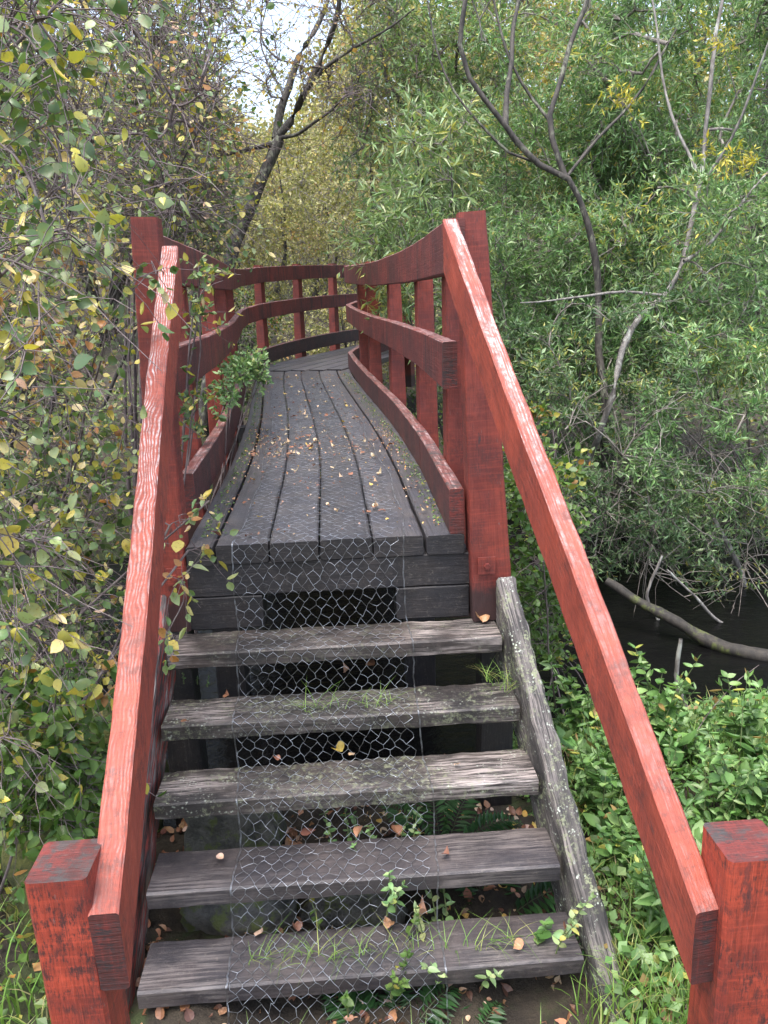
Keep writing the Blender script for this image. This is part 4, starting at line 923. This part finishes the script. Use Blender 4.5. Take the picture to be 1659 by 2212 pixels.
gp = gb(16000, -6, 6, 4.3, 9.5); gp[:, 2] += rng.uniform(0, .25, len(gp))
blob_leaves('ground_cover', 'green undergrowth on the far bank beyond the water', gp, 'tiny', 'alderfar', (.045, .035), M['leaf'], .5, .7, 0)
nd = 1500; y_e = rng.uniform(.1, 5.2, nd); sd_ = np.sign(rng.normal(size=nd)); x_e = np.interp(y_e, yy, cxx + .0285) + sd_ * (.435 - np.abs(rng.normal(0, .03, nd)))
blob_leaves('deck_moss', 'yellow green moss and crumbs gathered along the kick boards', np.stack([x_e, y_e, np.interp(y_e, yy, zz) + .004], -1), 'tiny', 'bramble', (.009, .008), M['leaf'], .3, .9, 0)
gp = np.vstack([gb(2600, -.7, 1.0, -1.3, .5), gb(1500, -.6, .3, -1.35, -1.0)])
gp[:, 2] += .006; blob_leaves('leaf_litter', 'brown dead leaves and crumbs on the ground beneath the steps', gp, 'fine', 'dead', (.030, .021), M['leaf_dead'], .5, .9, 0)
# dry stalk of a herb leaning over the bank
pole('dry_stalk', 'tall dry herb stalk leaning right above the bank with seed heads', px([(1460, 1640), (1510, 1575), (1560, 1510), (1600, 1470), (1640, 1440)], .1, .2), .0022, .0012, M['twig_brown'], 'stalk', 5)

# ------------------------------------------------------------------ fallen leaves, one object each
def dead_leaf(pal, L, W_, kind='fine', c=.5):
    p0 = np.zeros((1, 3)); V, F, C = leaves(kind, p0, np.array([[1., 0, 0]]), np.array([[0, 0, 1.]]), np.array([L]), np.array([W_]), pick(pal, rng.uniform(0, 9, (1, 3)), 0), c)
    V = V - V.mean(0); V[:, 2] = np.abs(V[:, 2]) * .9 + .001
    me_o = mesh_obj('fallen_leaf', V, F, M['leaf_dead'], col=C); return me_o
def deck_pt():
    while True:
        y = rng.uniform(.05, 5.3) ** 1.0; x = rng.uniform(-.40, .38)
        if rng.random() < (.9 if -.22 < x < .28 else .4): break
    return x + float(np.interp(y, yy, cxx + .0285)), y, .010 + float(np.interp(y, yy, zz))
protos = [dead_leaf('dead', rng.uniform(.022, .036), rng.uniform(.013, .022), c=.6) for _ in range(9)]
LB = 'small curled dead leaf lying on the grey bridge deck'; GB = 'small dead leaves strewn over the bridge deck'
lst = []
for i in range(230):
    if i < 9: o_ = protos[i]
    else:
        o_ = protos[rng.integers(9)].copy(); COL.objects.link(o_)
    if i < 150: x, y, z = deck_pt()
    else:
        y = rng.normal(1.75, .33); x = rng.uniform(-.36, -.02) if rng.random() < .7 else rng.uniform(-.3, .3); x += float(np.interp(y, yy, cxx)); z = .010
        y = max(y, .1)
    o_.location = (x, y, z); o_.rotation_euler = (rng.normal(0, .25), rng.normal(0, .25), rng.uniform(0, 6.28)); sc = rng.uniform(.6, 1.2); o_.scale = (sc,) * 3
    dx = x - float(np.interp(y, yy, cxx)); side_ = 'left' if dx < -.13 else ('right' if dx > .13 else 'middle')
    far_ = 'nearest the steps' if y < .7 else ('just past the gate posts' if y < 1.4 else ('in the leafy drift' if y < 2.3 else ('half way to the bend' if y < 3.6 else 'far along by the bend')))
    tag(o_, '%s dead leaf on the %s of the deck %s' % ('tiny curled' if sc < .8 else ('broader' if sc > 1.02 else 'small curled'), side_, far_), 'leaf', GB)
n = 1500; y = np.where(rng.random(n) < .45, rng.normal(1.8, .4, n), rng.uniform(.05, 5.3, n)); y = np.clip(y, .03, 5.4)
x = np.interp(y, yy, cxx + .0285) + np.where(rng.random(n) < .35, np.sign(rng.normal(size=n)) * rng.uniform(.33, .43, n), rng.uniform(-.38, .38, n))
blob_leaves('deck_debris', 'brown crumbs of leaf and bud scales along the deck boards', np.stack([x, y, np.interp(y, yy, zz) + .006], -1), 'tiny', 'dead', (.010, .007), M['leaf_dead'], .2, .95, 0)
big = [  # picture position, tread index, length, label
    (800, 1440, 1, .050, 'orange curled leaf caught in grass on the second step behind the netting'), (750, 1452, 1, .035, 'small orange leaf left of the curled one on the second step'),
    (735, 1622, 2, .046, 'large dry tan leaf standing on the back of the third step'), (760, 1633, 2, .03, 'small brown leaf right beside the large tan leaf on the third step'),
    (597, 1642, 2, .026, 'small orange leaf on the third step at the left edge of the netting'), (988, 1655, 2, .026, 'pale heart shaped leaf on the right part of the third step'),
    (665, 1800, 3, .050, 'pinkish brown crumpled leaf at the back of the fourth step'), (775, 1800, 3, .044, 'tan folded leaf at the back of the fourth step right of the crumpled one'),
    (855, 1797, 3, .05, 'orange brown leaf by the weed at the back of the fourth step'), (963, 1850, 3, .034, 'brown lobed leaf on the right part of the fourth step'),
    (476, 1855, 3, .030, 'small orange leaf on the left part of the fourth step'), (910, 1985, 4, .06, 'large brown oak leaf at the back of the lowest step'),
    (840, 2000, 4, .045, 'reddish leaf pile piece at the back of the lowest step centre'), (1222, 2010, 4, .034, 'pale cream leaf at the far right of the lowest step'),
    (1120, 2045, 4, .036, 'dull reddish leaf flat on the right part of the lowest step'), (560, 2018, 4, .035, 'small tan leaf at the back left of the lowest step netting'),
    (640, 2010, 4, .038, 'orange yellow leaf beside the clover weed on the lowest step'), (400, 1562, 1, .028, 'small orange leaf on the left part of the second step'),
    (1040, 1340, 0, .055, 'curled brown leaf on the top step against the right gate post'), (490, 1505, 1, .026, 'pink brown leaf on the left of the second step'),
]
for (a, b_, k_, L, lab) in big:
    z = TZ - RS * k_ + .010; p = atz(a, b_, z); o_ = dead_leaf('dead', L, L * .7, c=.9); o_.location = p + [0, 0, .004]
    o_.rotation_euler = (rng.uniform(-.5, .3), rng.normal(0, .3), rng.uniform(0, 6.28)); tag(o_, lab, 'leaf')
LC = 'brown dead leaf on the ground at the foot of the stairs'; protos = [dead_leaf('dead', .06, .042, c=.8) for _ in range(5)]
for i in range(34):
    o_ = protos[i] if i < 5 else protos[rng.integers(5)].copy()
    if i >= 5: COL.objects.link(o_)
    x, y = (rng.uniform(-.3, .65), rng.uniform(-1.32, -1.0)); o_.location = (x, y, float(ground_z(x, y)) + .02); o_.rotation_euler = (rng.normal(0, .5), rng.normal(0, .5), rng.uniform(0, 6.28)); tag(o_, LC + (' left of centre' if x < .05 else (' in the middle' if x < .35 else ' toward the right stringer')), 'leaf', 'dead leaves at the foot of the stairs')
